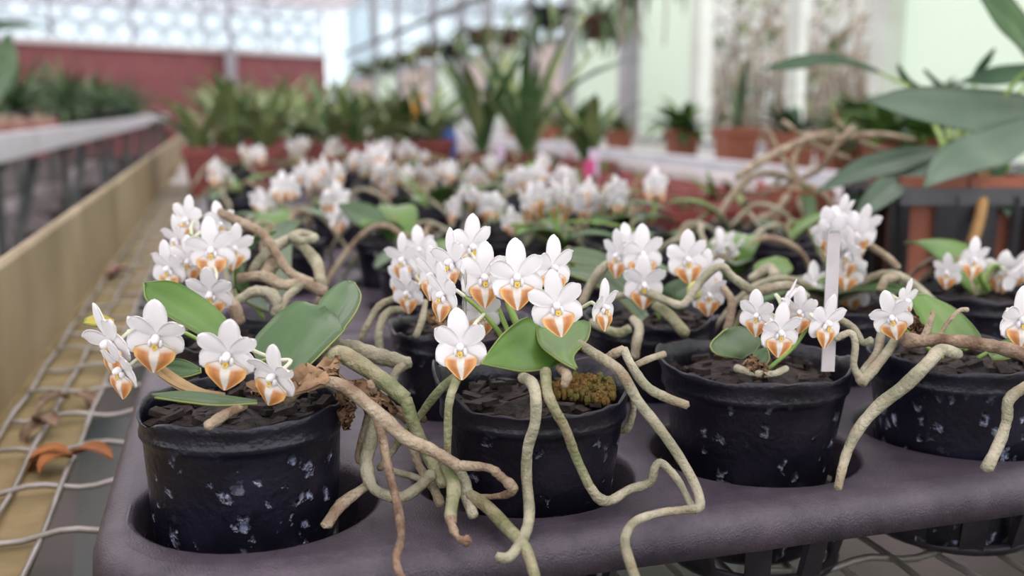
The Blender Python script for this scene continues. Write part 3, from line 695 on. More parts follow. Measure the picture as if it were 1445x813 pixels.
root_px(oB, [(982, 718, .403, 6), (955, 721, .403, 6), (926, 725, .402, 6), (895, 737, .396, 6.5), (882, 761, .382, 7), (888, 791, .374, 7.5), (902, 830, .369, 7.5)], M_rootp, .07)
root_px(oB, [(848, 510, .432, 6), (866, 500, .428, 7), (880, 492, .426, 6)], M_roott, .12)
root_px(oB, [(880, 492, .426, 6), (890, 514, .424, 6.5), (912, 545, .42, 7), (940, 561, .416, 7), (970, 572, .412, 6)], M_rootp, .06)
root_px(oB, [(648, 528, .424, 6), (638, 552, .412, 6.5), (633, 575, .412, 6), (632, 606, .414, 6), (631, 640, .416, 5.5)], M_rootg, .08)
root_px(oB, [(646, 528, .43, 6), (622, 549, .434, 6.5), (604, 571, .438, 6), (588, 594, .442, 5)], M_rootg, .08)
root_px(oB, [(790, 520, .425, 6), (800, 530, .414, 8), (796, 545, .41, 6)], M_roott, .12)
root_px(oB, [(868, 520, .436, 5), (890, 552, .46, 5), (893, 580, .47, 5), (884, 605, .475, 6), (865, 606, .478, 5)], M_rootp, .12)
part('wire_stake', *tube([P(656, 378, .44), P(655, 470, .445), P(655, 530, .45)], .0010, 6), M_wire, oB)
# --- orchid C: third pot
cC = seat(1065, 507, .011)
oC = orchid_root('potted_orchid', cC, 'white orchid with one oval grey-green leaf low inside a clean black pot with marker', 'orchids in the front row of the foremost tray')
put_pot(oC, cC, .0475, .86, 13, M_pot2, .0008, [(R_(150), .5, .004, .003), (R_(330), .3, .003, 0)])
leaf_px(oC, [(1046, 506, .486), (1012, 500, .475), (1003, 486, .478), (1020, 468, .488)], [(1062, 500, .488), (1073, 482, .494), (1054, 463, .502), (1028, 464, .494)], M_leafg, .05)
leaf_px(oC, [(1060, 508, .48), (1068, 496, .482), (1082, 492, .48)], [(1075, 520, .472), (1085, 508, .474), (1084, 496, .478)], M_leaf, .1)
leaf_px(oC, [(1052, 512, .475), (1060, 524, .468), (1082, 530, .464)], [(1058, 502, .478), (1072, 512, .472), (1084, 524, .466)], M_dryleaf, .15, edge=False)
sC = stalk(oC, [(1078, 520, .485, 3), (1082, 480, .49, 3), (1092, 452, .492, 2.6), (1110, 440, .49, 2.4)])
sC2 = stalk(oC, [(1085, 520, .485, 3), (1120, 490, .49, 3), (1140, 462, .49, 2.5), (1152, 452, .486, 2.4)])
flowers(oC, [(1100, 468, 42, 6, 14, 4, .462), (1164, 455, 42, 30, 12, 8, .466), (1069, 444, 36, -30, 12, 0, .482), (1108, 424, 34, 75, 30, 20, .49), (1130, 440, 36, -35, 8, 0, .488)], [sC, sC2])
root_px(oC, [(1040, 520, .478, 6), (1060, 526, .468, 5), (1090, 528, .465, 5), (1110, 520, .47, 5)], M_rootp, .12)
root_px(oC, [(1175, 446, .49, 5), (1203, 462, .486, 5.5), (1217, 483, .482, 5), (1230, 480, .478, 5)], M_rootp, .08)
root_px(oC, [(1178, 478, .475, 5), (1200, 470, .474, 5), (1207, 487, .474, 5), (1205, 517, .474, 5), (1217, 538, .472, 7)], M_rootp, .08)
root_px(oC, [(937, 500, .47, 5), (915, 507, .462, 5), (898, 515, .458, 5)], M_rootp, .08)
# --- orchid D: fourth pot
cD = seat(1352, 500, .011)
oD = orchid_root('potted_orchid', cD, 'white orchid in a black pot with a thick dry brown root lying across its rim', 'orchids in the front row of the foremost tray')
put_pot(oD, cD, .0465, .87, 14, M_pot, .0009, [(R_(190), .3, .003, .001)])
leaf_px(oD, [(1330, 492, .49), (1310, 470, .494), (1290, 436, .50), (1281, 413, .506)], [(1362, 494, .486), (1384, 478, .49), (1350, 438, .502), (1308, 417, .508)], M_leaf2, .06)
leaf_px(oD, [(1395, 500, .49), (1415, 482, .49), (1450, 470, .50)], [(1400, 508, .482), (1425, 505, .478), (1460, 488, .488)], M_leaf2, .08)
leaf_px(oD, [(1290, 480, .485), (1282, 462, .488), (1275, 448, .49)], [(1305, 476, .482), (1296, 458, .486), (1284, 446, .49)], M_dryleaf, .1, edge=False)
sD = stalk(oD, [(1330, 505, .49, 3), (1300, 485, .488, 3), (1280, 468, .486, 2.6), (1268, 458, .484, 2.4)])
sD2 = stalk(oD, [(1380, 505, .49, 3), (1425, 480, .492, 3), (1452, 452, .492, 2.6)])
flowers(oD, [(1258, 446, 40, -14, 20, -16, .470), (1276, 424, 32, 40, 10, 10, .495)], [sD])
flowers(oD, [(1440, 450, 48, 4, 12, 0, .470), (1472, 440, 40, 40, 10, 0, .482)], [sD2])
root_px(oD, [(1276, 480, .475, 12), (1300, 481, .472, 9), (1330, 480, .468, 9), (1375, 484, .462, 9.5), (1424, 494, .456, 10), (1470, 510, .45, 10)], M_rootb, .12)
root_px(oD, [(1303, 478, .472, 6), (1310, 462, .472, 5), (1317, 440, .472, 4)], M_roott, .12)
root_px(oD, [(1326, 474, .47, 3), (1337, 456, .47, 3), (1353, 439, .47, 3.2), (1366, 437, .47, 3.5)], M_roott, .1)
root_px(oD, [(1352, 500, .462, 8), (1328, 494, .454, 9), (1310, 512, .448, 9), (1276, 545, .448, 9.5), (1240, 573, .450, 9), (1212, 605, .450, 8), (1194, 642, .448, 7), (1182, 690, .440, 6)], M_rootp, .07)
root_px(oD, [(1470, 536, .452, 8), (1440, 550, .448, 8), (1423, 566, .446, 8), (1421, 591, .446, 7), (1411, 623, .444, 8), (1392, 662, .438, 9)], M_rootp, .09)
root_px(oD, [(1244, 466, .488, 6), (1238, 497, .484, 6), (1217, 528, .476, 7)], M_rootp, .07)
root_px(oD, [(1268, 472, .482, 6), (1252, 497, .478, 6.5), (1228, 526, .474, 7.5), (1214, 540, .472, 9)], M_rootp, .08)
# plant marker in orchid C's pot
mk_ = empty('plant_marker', P(1168, 524, .475), 'tall pale plastic plant marker standing in the third front pot', 'plant marker')
q0, q1 = P(1168, 524, .475), P(1177, 325, .492); 
sdv = RT*.0031; V = []
for p_ in (q0, q1-np.array([0, 0, .0015])):
    for s_, t_ in ((-1, -1), (1, -1), (1, 1), (-1, 1)): V.append(p_+sdv*s_+FH*.0006*t_)
V += [q1+sdv*.7-FH*.0006, q1+sdv*.7+FH*.0006, q1-sdv*.6-FH*.0006, q1-sdv*.6+FH*.0006]
part('blade', V, [(3, 2, 1, 0), (0, 1, 5, 4), (1, 2, 6, 5), (2, 3, 7, 6), (3, 0, 4, 7), (4, 5, 8, 10), (5, 6, 9, 8), (6, 7, 11, 9), (7, 4, 10, 11), (8, 9, 11, 10)], M_tag, mk_, False)
# ------------------------------------------------------------------ second row and far orchids
G2 = 'orchids standing behind the front row'
rim = seat
POTV = [mesh('pot', *pot_geo(.043, .86+.02*k, .0995, 60+k, .0016, n=40), M_pot2) for k in range(4)]
BARKV = [mesh('bark_mix', *bark_geo(.041, -.009, 80+k, 26), M_bark, False) for k in range(3)]
LEAFV = []
for k in range(6):
    rr = random.Random(90+k); V, Fc, uv = leaf_arc((0, 0, 0), 0, rr.uniform(.06, .085), rr.uniform(.016, .022), rr.uniform(.5, 1.1), rr.uniform(.9, 1.7), fold=.18)
    LEAFV.append(mesh('leaf', V, Fc, [M_leaf, M_leafg, M_leaf2][k % 3], uv=uv))
ROOTV = []
for k in range(8):
    rr = random.Random(190+k); p = [(0, 0, 0)]; h = rr.uniform(.012, .03); L = rr.uniform(.055, .085); a = rr.uniform(-.5, .5)
    p += [(L*.35, rr.uniform(-.01, .01), h), (L*.7, rr.uniform(-.015, .015), h*.7), (L, rr.uniform(-.02, .02), -.012), (L*1.12, rr.uniform(-.03, .03), -.035)]
    if k % 2: p.append((L*1.25, rr.uniform(-.03, .03), -.045))
    q = crom(p, 5); ROOTV.append(mesh('aerial_root', *tube(q, np.linspace(.0028, .0020, len(q)), 7, .12, k), [M_rootp, M_roott, M_rootg][k % 3]))
def inst(name, me, root, loc, rz=0, s=1.0, ry=0):
    o = link(name, me, root); o.matrix_local = Matrix.Translation(Vector(np.asarray(loc)-orig(root))) @ Matrix.Rotation(rz, 4, 'Z') @ Matrix.Rotation(ry, 4, 'Y') @ Matrix.Scale(s, 4); return o
def far_orchid(c, label, group, clusters, seed, nleaf=3, nroot=5, full=False, S=.0165, stem=True):
    rr = random.Random(seed); root = orchid_root('potted_orchid', c, label, group); dd = depth(c)
    inst('pot', POTV[seed % 4], root, c, rr.uniform(0, 6), rr.uniform(.96, 1.05))
    tag(inst('bark_mix', BARKV[seed % 3], root, c, rr.uniform(0, 6)), kind='stuff')
    b = np.asarray(c)+np.array([0, 0, -.004]); a0 = rr.uniform(0, 6)
    for k in range(nleaf): inst('leaf', LEAFV[rr.randrange(6)], root, b+np.array([rr.uniform(-.006, .006), rr.uniform(-.006, .006), 0]), a0+k*2*pi/max(1, nleaf)+rr.uniform(-.4, .4), rr.uniform(.75, 1.05))
    for k in range(nroot): inst('aerial_root', ROOTV[rr.randrange(8)], root, b, rr.uniform(0, 6.28), rr.uniform(.75, 1.1))
    for (u, v, n, sp_) in clusters:
        cc = P(u, v, dd-.005); base = b+np.array([rr.uniform(-.008, .008), 0, 0])
        st = crom([base, base*.55+cc*.45+np.array([0, 0, .012]), cc+np.array([0, .006, -.004])], 6)
        if stem: part('flower_stalk', *tube(st, .0013, 6), M_stalk, root)
        for k in range(n):
            g = rr.uniform(0, 6.28); q = sp_*sqrt((k+.5)/n) if n > 1 else 0
            p = P(u+q*cos(g+k*2.4), v+q*.75*sin(g+k*2.4), dd-.005+rr.uniform(-.014, .012))
            o, bk, bd = flower(root, p, S*rr.uniform(.85, 1.12), rr.uniform(-80, 80), rr.uniform(0, 38), rr.uniform(-18, 18), full, rr.randrange(4))
            pedicel(root, bk, bd, st[-1-rr.randrange(3)], .0009)
    return root
# row two, in detail
c = rim(372, 451); o2 = orchid_root('potted_orchid', c, 'white orchid behind the corner pot, thick pale roots looping to its right', G2)
put_pot(o2, c, .043, .88, 21, M_pot2)
s1 = stalk(o2, [(372, 450, .60, 2.5), (340, 400, .59, 2.5), (305, 350, .575, 2.4), (265, 330, .57, 2)])
flowers(o2, [(299, 352, 46, 4, 10, 0, .545), (297, 413, 44, 2, 26, 2, .520), (240, 378, 40, -24, 16, 0, .545), (266, 310, 36, -30, 8, 10, .585), (252, 338, 36, -46, 14, 0, .57), (329, 350, 36, 36, 10, 8, .575), (308, 316, 32, 50, 6, 0, .60), (268, 368, 38, -14, 14, 0, .552)], [s1])
leaf_px(o2, [(372, 440, .60), (345, 400, .60), (355, 350, .62), (390, 328, .64)], [(330, 405, .57), (330, 370, .58), (350, 338, .61), (388, 326, .64)], M_leaf, .1)
leaf_px(o2, [(372, 430, .60), (350, 410, .60), (330, 400, .58)], [(380, 440, .58), (365, 435, .57), (335, 420, .56)], M_leafg, .1)
leaf_px(o2, [(395, 430, .61), (385, 325, .70), (410, 312, .72)], [(410, 420, .62), (412, 335, .70), (425, 312, .72)], M_leafg, .1)
for pts, m in (([(308, 299, .60, 6), (335, 312, .60, 7), (370, 330, .59, 7), (390, 358, .58, 7), (410, 385, .575, 7), (440, 400, .575, 7)], M_roott),
               ([(355, 385, .59, 7), (375, 358, .60, 8), (400, 342, .61, 8), (425, 330, .62, 7), (443, 336, .62, 7), (430, 340, .60, 6), (415, 338, .60, 6)], M_rootp),
               ([(412, 333, .61, 7), (430, 350, .60, 8), (447, 372, .59, 9), (452, 395, .58, 8), (455, 408, .58, 8)], M_rootp),
               ([(338, 393, .57, 7), (370, 390, .565, 8), (400, 402, .56, 8), (425, 400, .565, 7), (458, 412, .57, 9)], M_roott),
               ([(335, 425, .55, 7), (358, 412, .55, 8), (382, 414, .55, 8), (392, 432, .55, 8), (388, 445, .55, 7)], M_rootp),
               ([(397, 440, .55, 5), (405, 420, .555, 6), (425, 402, .56, 6)], M_rootp),
               ([(318, 415, .54, 7), (330, 432, .535, 9), (338, 456, .535, 9)], M_roott),
               ([(375, 388, .58, 9), (382, 376, .585, 10), (392, 370, .59, 9)], M_roott)):
    root_px(o2, pts, m, .12)
c = rim(650, 455); o3 = orchid_root('potted_orchid', c, 'white orchid half hidden behind the torn-rimmed pot, flowers facing sideways', G2)
put_pot(o3, c, .043, .88, 22, M_pot2)
s1 = stalk(o3, [(640, 450, .59, 2.5), (615, 400, .585, 2.5), (590, 380, .58, 2)])
flowers(o3, [(571, 366, 38, -40, 10, 0, .57), (607, 378, 42, -8, 10, 6, .575), (577, 412, 36, -30, 18, 0, .555), (566, 395, 34, -50, 8, 0, .575), (590, 352, 34, 20, 6, 0, .60)], [s1])
leaf_px(o3, [(640, 440, .60), (590, 380, .61), (578, 355, .62), (585, 337, .63)], [(650, 440, .60), (610, 380, .61), (604, 355, .62), (596, 338, .63)], M_leafg, .1)
leaf_px(o3, [(600, 440, .575), (620, 450, .57), (650, 478, .56)], [(602, 450, .57), (622, 466, .56), (648, 482, .556)], M_dryleaf, .1, edge=False)
for pts, m in (([(575, 437, .575, 5), (548, 440, .565, 6), (535, 465, .56, 6), (536, 498, .56, 6)], M_rootp), ([(560, 420, .57, 5), (535, 432, .565, 5), (518, 460, .56, 5), (510, 478, .56, 5)], M_rootp), ([(600, 425, .56, 4), (596, 450, .55, 5), (587, 475, .545, 5)], M_rootp)):
    root_px(o3, pts, m, .1)
c = rim(932, 452); o4 = orchid_root('potted_orchid', c, 'white orchid behind the torn pot and clean pot, green bud, root arching right', G2)
put_pot(o4, c, .0425, .88, 23, M_pot2)
s1 = stalk(o4, [(930, 450, .60, 2.6), (915, 400, .60, 2.6), (900, 372, .60, 2.2)])
s2 = stalk(o4, [(940, 450, .60, 2.6), (965, 400, .60, 2.6), (1000, 372, .605, 2.2)])
flowers(o4, [(906, 358, 42, 4, 10, 0, .575), (874, 360, 38, -50, 10, 0, .585), (908, 400, 42, 2, 18, 0, .56), (969, 365, 42, 8, 12, -6, .58), (999, 415, 36, 6, 14, 0, .575), (996, 384, 34, 12, 6, 0, .59), (884, 345, 30, 20, 0, 0, .61)], [s1, s2])
part('flower_bud', *blob(P(980, 411, .575), (.0048, .0048, .0058), 10, 8), mat('bud_green', (.42, .52, .12), (.6, .62, .25), 90, .5), o4)
leaf_px(o4, [(945, 440, .60), (935, 410, .59), (955, 395, .595), (990, 388, .60)], [(965, 440, .59), (960, 425, .58), (980, 412, .585), (995, 390, .60)], M_leaf, .1)
leaf_px(o4, [(915, 445, .60), (880, 400, .61), (840, 375, .615), (798, 380, .62)], [(905, 455, .585), (870, 420, .59), (835, 400, .60), (800, 386, .615)], M_leafg, .06)
leaf_px(o4, [(912, 440, .62), (870, 370, .64), (820, 350, .65), (782, 358, .66)], [(900, 445, .61), (860, 385, .63), (815, 372, .64), (783, 364, .655)], M_leafg, .06)
for pts, m in (([(850, 420, .58, 5), (878, 417, .565, 5), (913, 414, .56, 6), (940, 424, .555, 6), (964, 430, .55, 6), (983, 405, .55, 6), (1004, 382, .55, 6), (1020, 377, .55, 6), (1036, 393, .55, 6), (1067, 411, .55, 7), (1100, 404, .55, 7), (1120, 405, .55, 6), (1140, 420, .55, 5)], M_rootp),
               ([(893, 450, .565, 6), (902, 462, .555, 7), (898, 485, .55, 7), (896, 505, .55, 6)], M_rootp),
               ([(925, 432, .57, 7), (945, 445, .56, 8), (968, 472, .555, 8)], M_rootg),
               ([(820, 430, .60, 6), (838, 395, .60, 7), (860, 372, .60, 7), (884, 370, .59, 6), (890, 395, .585, 6)], M_rootp),
               ([(1020, 405, .57, 5), (1032, 425, .565, 6), (1030, 450, .56, 6), (1025, 466, .56, 5)], M_roott),
               ([(835, 455, .57, 6), (870, 470, .555, 7), (888, 464, .55, 7)], M_rootg)):
    root_px(o4, pts, m, .1)
c = rim(0, 0, .007, (.375, .69)); o5 = far_orchid(c, 'white orchid with a bright oval leaf behind the clean pot with marker', G2, [(1033, 350, 5, 20)], 31, 2, 4, True)
leaf_px(o5, [(1085, 400, .70), (1065, 385, .69), (1070, 370, .70), (1095, 362, .71)], [(1100, 400, .69), (1105, 392, .68), (1118, 380, .69), (1110, 366, .70)], M_leaf2, .06)
for pts in ([(1060, 395, .68, 7), (1085, 378, .68, 7), (1095, 392, .67, 8)], [(1035, 425, .67, 6), (1065, 420, .66, 7), (1090, 395, .66, 7)]): root_px(o5, pts, M_rootp)
c = rim(1228, 425); o6 = far_orchid(c, 'white orchid crowded with flowers standing behind the pale plastic marker', G2, [(1165, 335, 3, 16), (1205, 330, 5, 24), (1200, 372, 4, 18), (1203, 410, 2, 10), (1146, 402, 1, 0), (1186, 302, 1, 0)], 32, 3, 5, True, .0168)
root_px(o6, [(1225, 345, .66, 5), (1250, 362, .66, 6), (1268, 378, .655, 5)], M_roott)
root_px(o6, [(1240, 415, .63, 5), (1250, 395, .63, 7), (1266, 392, .63, 6)], M_roott)
c = rim(1398, 402); o7 = far_orchid(c, 'white orchid on a short green stalk in the black pot nearest the slotted crate', G2, [(1427, 378, 3, 18)], 33, 1, 3, True)
s1 = stalk(o7, [(1395, 410, .70, 4), (1385, 395, .69, 4), (1382, 378, .685, 3.5), (1384, 365, .685, 3)], M_stalk)
flowers(o7, [(1372, 366, 32, 6, 8, 6, .675), (1338, 384, 28, -46, 12, 0, .665)], [s1])
# rows further back
FAR = [((510, 345), [(473, 285, 4, 14), (482, 312, 2, 6)], 2), ((400, 318), [(381, 290, 6, 17), (404, 264, 3, 9)], 2), ((325, 272), [(315, 242, 6, 18)], 3),
       ((362, 238), [(357, 215, 8, 17)], 2), ((448, 292), [(440, 252, 7, 20), (465, 245, 7, 20)], 2), ((660, 325), [(636, 291, 4, 13), (671, 281, 3, 9), (689, 296, 3, 8)], 3),
       ((785, 336), [(757, 283, 6, 15), (790, 282, 6, 15)], 3), ((862, 322), [(831, 281, 9, 20), (870, 278, 6, 16)], 3), ((560, 288), [(549, 252, 10, 22), (532, 224, 6, 14)], 2),
       ((615, 268), [(577, 247, 4, 13), (598, 250, 6, 15)], 2), ((505, 258), [(500, 231, 6, 14), (520, 240, 4, 12)], 2), ((425, 240), [(421, 213, 8, 18)], 2), ((645, 275), [(633, 246, 6, 14), (668, 256, 6, 15)], 2),
       ((745, 292), [(732, 262, 8, 18), (748, 250, 8, 16)], 2), ((800, 282), [(793, 255, 8, 17), (812, 270, 4, 12)], 2), ((700, 258), [(696, 233, 4, 8)], 2), ((772, 252), [(770, 226, 4, 9)], 2),
       ((582, 238), [(577, 214, 6, 12), (595, 222, 4, 10)], 2), ((475, 232), [(470, 212, 6, 14)], 2), ((540, 234), [(545, 212, 6, 12)], 1),
       ((578, 372), [], 2), ((962, 322), [], 2), ((1045, 335), [], 1), ((720, 345), [(722, 312, 1, 0)], 2), ((880, 370), [], 2), ((445, 336), [], 1)]
FL = {0: 'white orchid with one large dark oval leaf, in the tray behind the foremost', 1: 'white orchid nearest the cream rail in the tray behind the foremost', 2: 'white orchid beside the cream rail, one tray before the red troughs',
      3: 'white orchid beside the cream rail, directly before the first red trough', 5: 'white orchid with three small flower groups in the tray behind the foremost', 6: 'white orchid with two flower groups behind the torn-rimmed pot, second tray',
      7: 'wide white orchid beside the lone upright bloom, second tray', 14: 'white orchid nearest the red seedling pots, third tray', 16: 'small white orchid beside the magenta and lilac tags', 20: 'flowerless black pot of roots beside the empty tray holes',
      21: 'flowerless black pot of roots beside the lone upright bloom', 22: 'flowerless black pot of roots beside the star of tan roots', 23: 'black pot with a single closed white bud, second tray'}
for i, ((u, v), cl_, nl) in enumerate(FAR):
    lab = FL.get(i) or ('small white orchid in a black pot in the soft-focus rows further back' if cl_ else 'black pot of orchid roots and leaves without flowers, rows further back')
    o = far_orchid(rim(u, v), lab, 'orchids in the rows further back', cl_, 100+i, nl, 4 if i < 14 else 3)
    if i == 0: leaf_px(o, [(548, 330, .97), (525, 326, .95), (500, 316, .94), (476, 290, .94)], [(552, 318, .98), (535, 296, .98), (510, 285, .965), (478, 288, .94)], M_leafg, .06, edge=False)
o = far_orchid(rim(925, 314), 'lone white orchid bloom on an upright green stalk in a black pot', 'orchids in the rows further back', [], 140, 3, 4)
st = [P(922, 312, 1.1), P(924, 285, 1.1), P(925, 264, 1.1)]; part('flower_stalk', *tube(crom(st, 4), .0022, 6), M_stalk, o)
for k, (u, v, yw) in enumerate(((925, 258, 0), (920, 266, -50), (931, 266, 50))): flower(o, P(u, v, 1.095), .0175, yw, 4, 0, False, k)
# ------------------------------------------------------------------ background plants and things
M_terra = mat('terracotta', (.30, .10, .055), (.24, .08, .05), 20, .75)
M_redpot = mat('pot_brick_red', (.24, .055, .045), (.17, .04, .035), 14, .6)
M_black = mat('plastic_black', (.012, .012, .014), (.025, .024, .027), 20, .45)
M_soil = mat('soil_brown', (.10, .065, .045), (.05, .035, .025), 60, .9)
M_pink = mat('bark_pinkish', (.42, .24, .20), (.26, .14, .11), 30, .85)
M_strapd = mat('strap_green', (.10, .20, .075), (.15, .26, .10), 10, .42, trans=.25)
M_strapl = mat('strap_olive', (.22, .30, .11), (.32, .36, .16), 10, .45, trans=.15)
def square_pot(root, c, w, h, m, rz=0, taper=.8, soil=True):
    """tapered square pot with a collar; c = centre of base"""
    c = np.asarray(c, float); V = []; lv = [(w*taper/2, 0), (w/2*.96, h*.8), (w/2*1.04, h*.8), (w/2*1.06, h), (w/2*.96, h), (w/2*.9, h*.86)]
    for r, z in lv:
        for dx, dy in ((-1, -1), (1, -1), (1, 1), (-1, 1)):
            V.append((c[0]+(dx*cos(rz)-dy*sin(rz))*r, c[1]+(dx*sin(rz)+dy*cos(rz))*r, c[2]+z))
    Fc = [(3, 2, 1, 0)]+[(i*4+k, i*4+(k+1) % 4, i*4+4+(k+1) % 4, i*4+4+k) for i in range(len(lv)-1) for k in range(4)]
    part('pot', V, Fc, m, root, False)
    if soil: part('soil', *box((c[0], c[1], c[2]+h*.84), (w*.88, w*.88, h*.06), rz), M_soil, root, False)
def round_pot(root, c, r, h, m, soil=True):
    prof = [(.001, 0), (r*.72, 0), (r*.93, h*.80), (r*1.02, h*.81), (r*1.04, h), (r*.94, h), (r*.9, h*.84)]
    V, Fc = lathe(prof, 24); part('pot', np.array(V)+np.asarray(c), Fc, m, root)
    if soil:
        V, Fc = lathe([(.001, h*.9), (r*.6, h*.88), (r*.9, h*.86)], 16); part('soil', np.array(V)+np.asarray(c), Fc, M_soil, root)
def tuft(root, c, n, L, w, m, rr, rise=(.9, 1.45), droop=(.4, 1.6), az=None, fold=.25):
    for k in range(n):
        a = rr.uniform(0, 2*pi) if az is None else az[k % len(az)]+rr.uniform(-.3, .3)
        V, Fc, uv = leaf_arc(np.asarray(c)+np.array([rr.uniform(-.01, .01), rr.uniform(-.01, .01), 0]), a, L*rr.uniform(.7, 1.1), w*rr.uniform(.8, 1.2), rr.uniform(*rise), rr.uniform(*droop), 8, 3, fold)
        part('leaf', V, Fc, m[rr.randrange(len(m))] if isinstance(m, list) else m, root)
# red troughs with strap-leaf plants at the back of the orchid bench
rr = random.Random(300)
TR = [(.03, 2.75), (.30, 2.95), (.57, 3.15), (.20, 3.55), (.48, 3.75)]
for i, (x, y) in enumerate(TR):
    t = empty('red_trough', (x, y, MESHZ+.003), ['red plastic trough of strap-leaved plants next to the cream rail', 'red plastic trough of strap-leaved plants between two like it', 'red plastic trough beside the tall dark strap-leaved plants', 'red plastic trough in the rear pair, nearer the cream rail', 'red plastic trough in the rear pair, nearer the grey bucket'][i], 'trough', 'red troughs behind the white orchids')
    z = MESHZ+.003; V = []; w, d, h = .25, .16, .125
    for (sx, zz) in ((.88, 0), (1, h*.82), (1.05, h*.82), (1.05, h), (.95, h), (.93, h*.8)):
        for dx, dy in ((-1, -1), (1, -1), (1, 1), (-1, 1)): V.append((x+dx*w/2*sx, y+dy*d/2*sx, z+zz))
    part('trough_body', V, [(3, 2, 1, 0)]+[(q*4+k, q*4+(k+1) % 4, q*4+4+(k+1) % 4, q*4+4+k) for q in range(5) for k in range(4)], M_redpot, t, False)
    part('soil', *box((x, y, z+h*.78), (w*.92, d*.92, .01)), M_soil, t, False)
    for k in range(3):
        px_ = x-.08+.08*k
        p = empty('strap_leaf_plant', (px_, y, z+h*.8), 'olive strap-leaved plant in the '+['red trough next to the cream rail', 'red trough between two like it', 'red trough beside the tall dark plants', 'rear red trough nearer the cream rail', 'rear red trough nearer the grey bucket'][i], 'plant', 'strap-leaved plants in the red troughs')
        tuft(p, (px_, y, z+h*.8), 12, .27, .014, [M_strapd, M_strapl, M_strapl], rr, (.9, 1.5), (.3, 1.5))
BIG = [(.70, 2.72, .36, 'tall dark strap-leaved plant nearest the blue bottle'), (.80, 2.62, .40, 'tall dark strap-leaved plant with the longest upright leaves'), (.84, 2.25, .24, 'short bushy strap-leaved plant beside the white rail')]
for x, y, L, lab in BIG:
    p = empty('strap_leaf_plant', (x, y, MESHZ+.003), lab, 'plant', 'tall strap-leaved plants by the white rail'); square_pot(p, (x, y, MESHZ+.003), .10, .10, M_redpot)
    tuft(p, (x, y, MESHZ+.09), 15, L*1.05, .015, [M_strapd, M_strapd, M_strapl], rr, (1.05, 1.5), (.3, 1.3))
for k in range(12):   # farther pots on the same bench
    x = rng.uniform(-.05, .8); y = 4.4+k*.5
    p = empty('leafy_pot_plant', (x, y, MESHZ+.003), 'potted grassy green plant far down the cream railed bench', 'plant', 'grassy plants far down the orchid bench')
    round_pot(p, (x, y, MESHZ+.003), .07, .12, M_redpot if k % 2 else M_black); tuft(p, (x, y, MESHZ+.11), 18, .36, .016, [M_strapd, M_strapl], rr)
# blue bottle, orange card, grey bucket
p = empty('blue_bottle', (.73, 3.3, MESHZ+.003), 'blue plastic bottle among the pots beside the strap-leaved plants', 'bottle'); z = MESHZ+.003
V, Fc = lathe([(.001, 0), (.032, 0), (.034, .005), (.034, .12), (.028, .14), (.012, .152), (.012, .17)], 20); part('bottle_body', np.array(V)+np.array([.73, 3.3, z]), Fc, mat('plastic_blue', (.02, .10, .42), None, rough=.35), p)
V, Fc = lathe([(.014, .165), (.014, .19), (.001, .19)], 16); part('cap', np.array(V)+np.array([.73, 3.3, z]), Fc, M_black, p)
oc = P(588, 152, 3.45)
p = empty('orange_card', (oc[0], oc[1], MESHZ+.12), 'orange card on a thin stick among the strap-leaved plants', 'sign')
part('card', *slab(oc-RT*.022, oc+RT*.022, -.055, .045, .002), mat('card_orange', (.75, .30, .02), None, rough=.6), p, False)
part('stick', *tube([(oc[0], oc[1]+.003, MESHZ+.05), (oc[0], oc[1]+.003, oc[2]-.04)], .002, 6), M_tag, p)
for k, (u, v, d, lab) in enumerate(((562, 178, 4.2, 'pale grey-blue bucket beside the orange card'), (612, 180, 4.4, 'pale grey-blue bucket behind the blue bottle'))):
    c = P(u, 200, d); p = empty('bucket', (c[0], c[1], MESHZ+.003), lab, 'bucket', 'grey buckets on the orchid bench')
    V, Fc = lathe([(.001, 0), (.085, 0), (.105, .19), (.112, .19), (.112, .20), (.10, .20), (.085, .02)], 24); part('bucket_body', np.array(V)+np.array([c[0], c[1], MESHZ+.003]), Fc, mat('plastic_greyblue', (.33, .35, .44), (.27, .29, .37), 10, .5), p)
    part('handle', *tube([(c[0]+.108*cos(a), c[1], MESHZ+.19-.09*sin(a)*.8) for a in np.linspace(0, pi, 12)], .003, 6), M_steel, p)
# brick red seedling pots between orchids and white rail
SP = [(x, y) for y in np.arange(1.30, 3.0, .105) for x in (.64, .735, .83)]
for i, (x, y) in enumerate(SP):
    if x < .7 and y > 2.4: continue
    p = empty('seedling_pot', (x, y, MESHZ+.003), 'small square brick-red pot with a tiny seedling, in rows beside the white rail', 'plant pot', 'brick-red seedling pots in rows')
    square_pot(p, (x, y, MESHZ+.003), .086, .085, M_redpot)
    k = rr.random()
    if k < .75: tuft(p, (x, y, MESHZ+.075), rr.randrange(3, 7), rr.uniform(.03, .07), .006, [M_strapl, M_leaf2, mat('leaf_reddish', (.28, .07, .08), None, rough=.5)], rr)
for i, (u, v, d, col, nm) in enumerate(((706, 220, 2.45, (.62, .50, .66), 'lilac'), (838, 228, 2.0, (.60, .50, .62), 'pale mauve'), (832, 244, 1.9, (.55, .06, .20), 'magenta'))):
    c = P(u, v, d); p = empty('plant_marker', (c[0], c[1], MESHZ+.08), nm+' plastic plant tag standing among the red seedling pots', 'plant marker')
    part('blade', *slab(c-RT*.010, c+RT*.010, -.09, .025, .0015), mat('tag_'+nm.replace(' ', '_'), col, None, rough=.5), p, False)
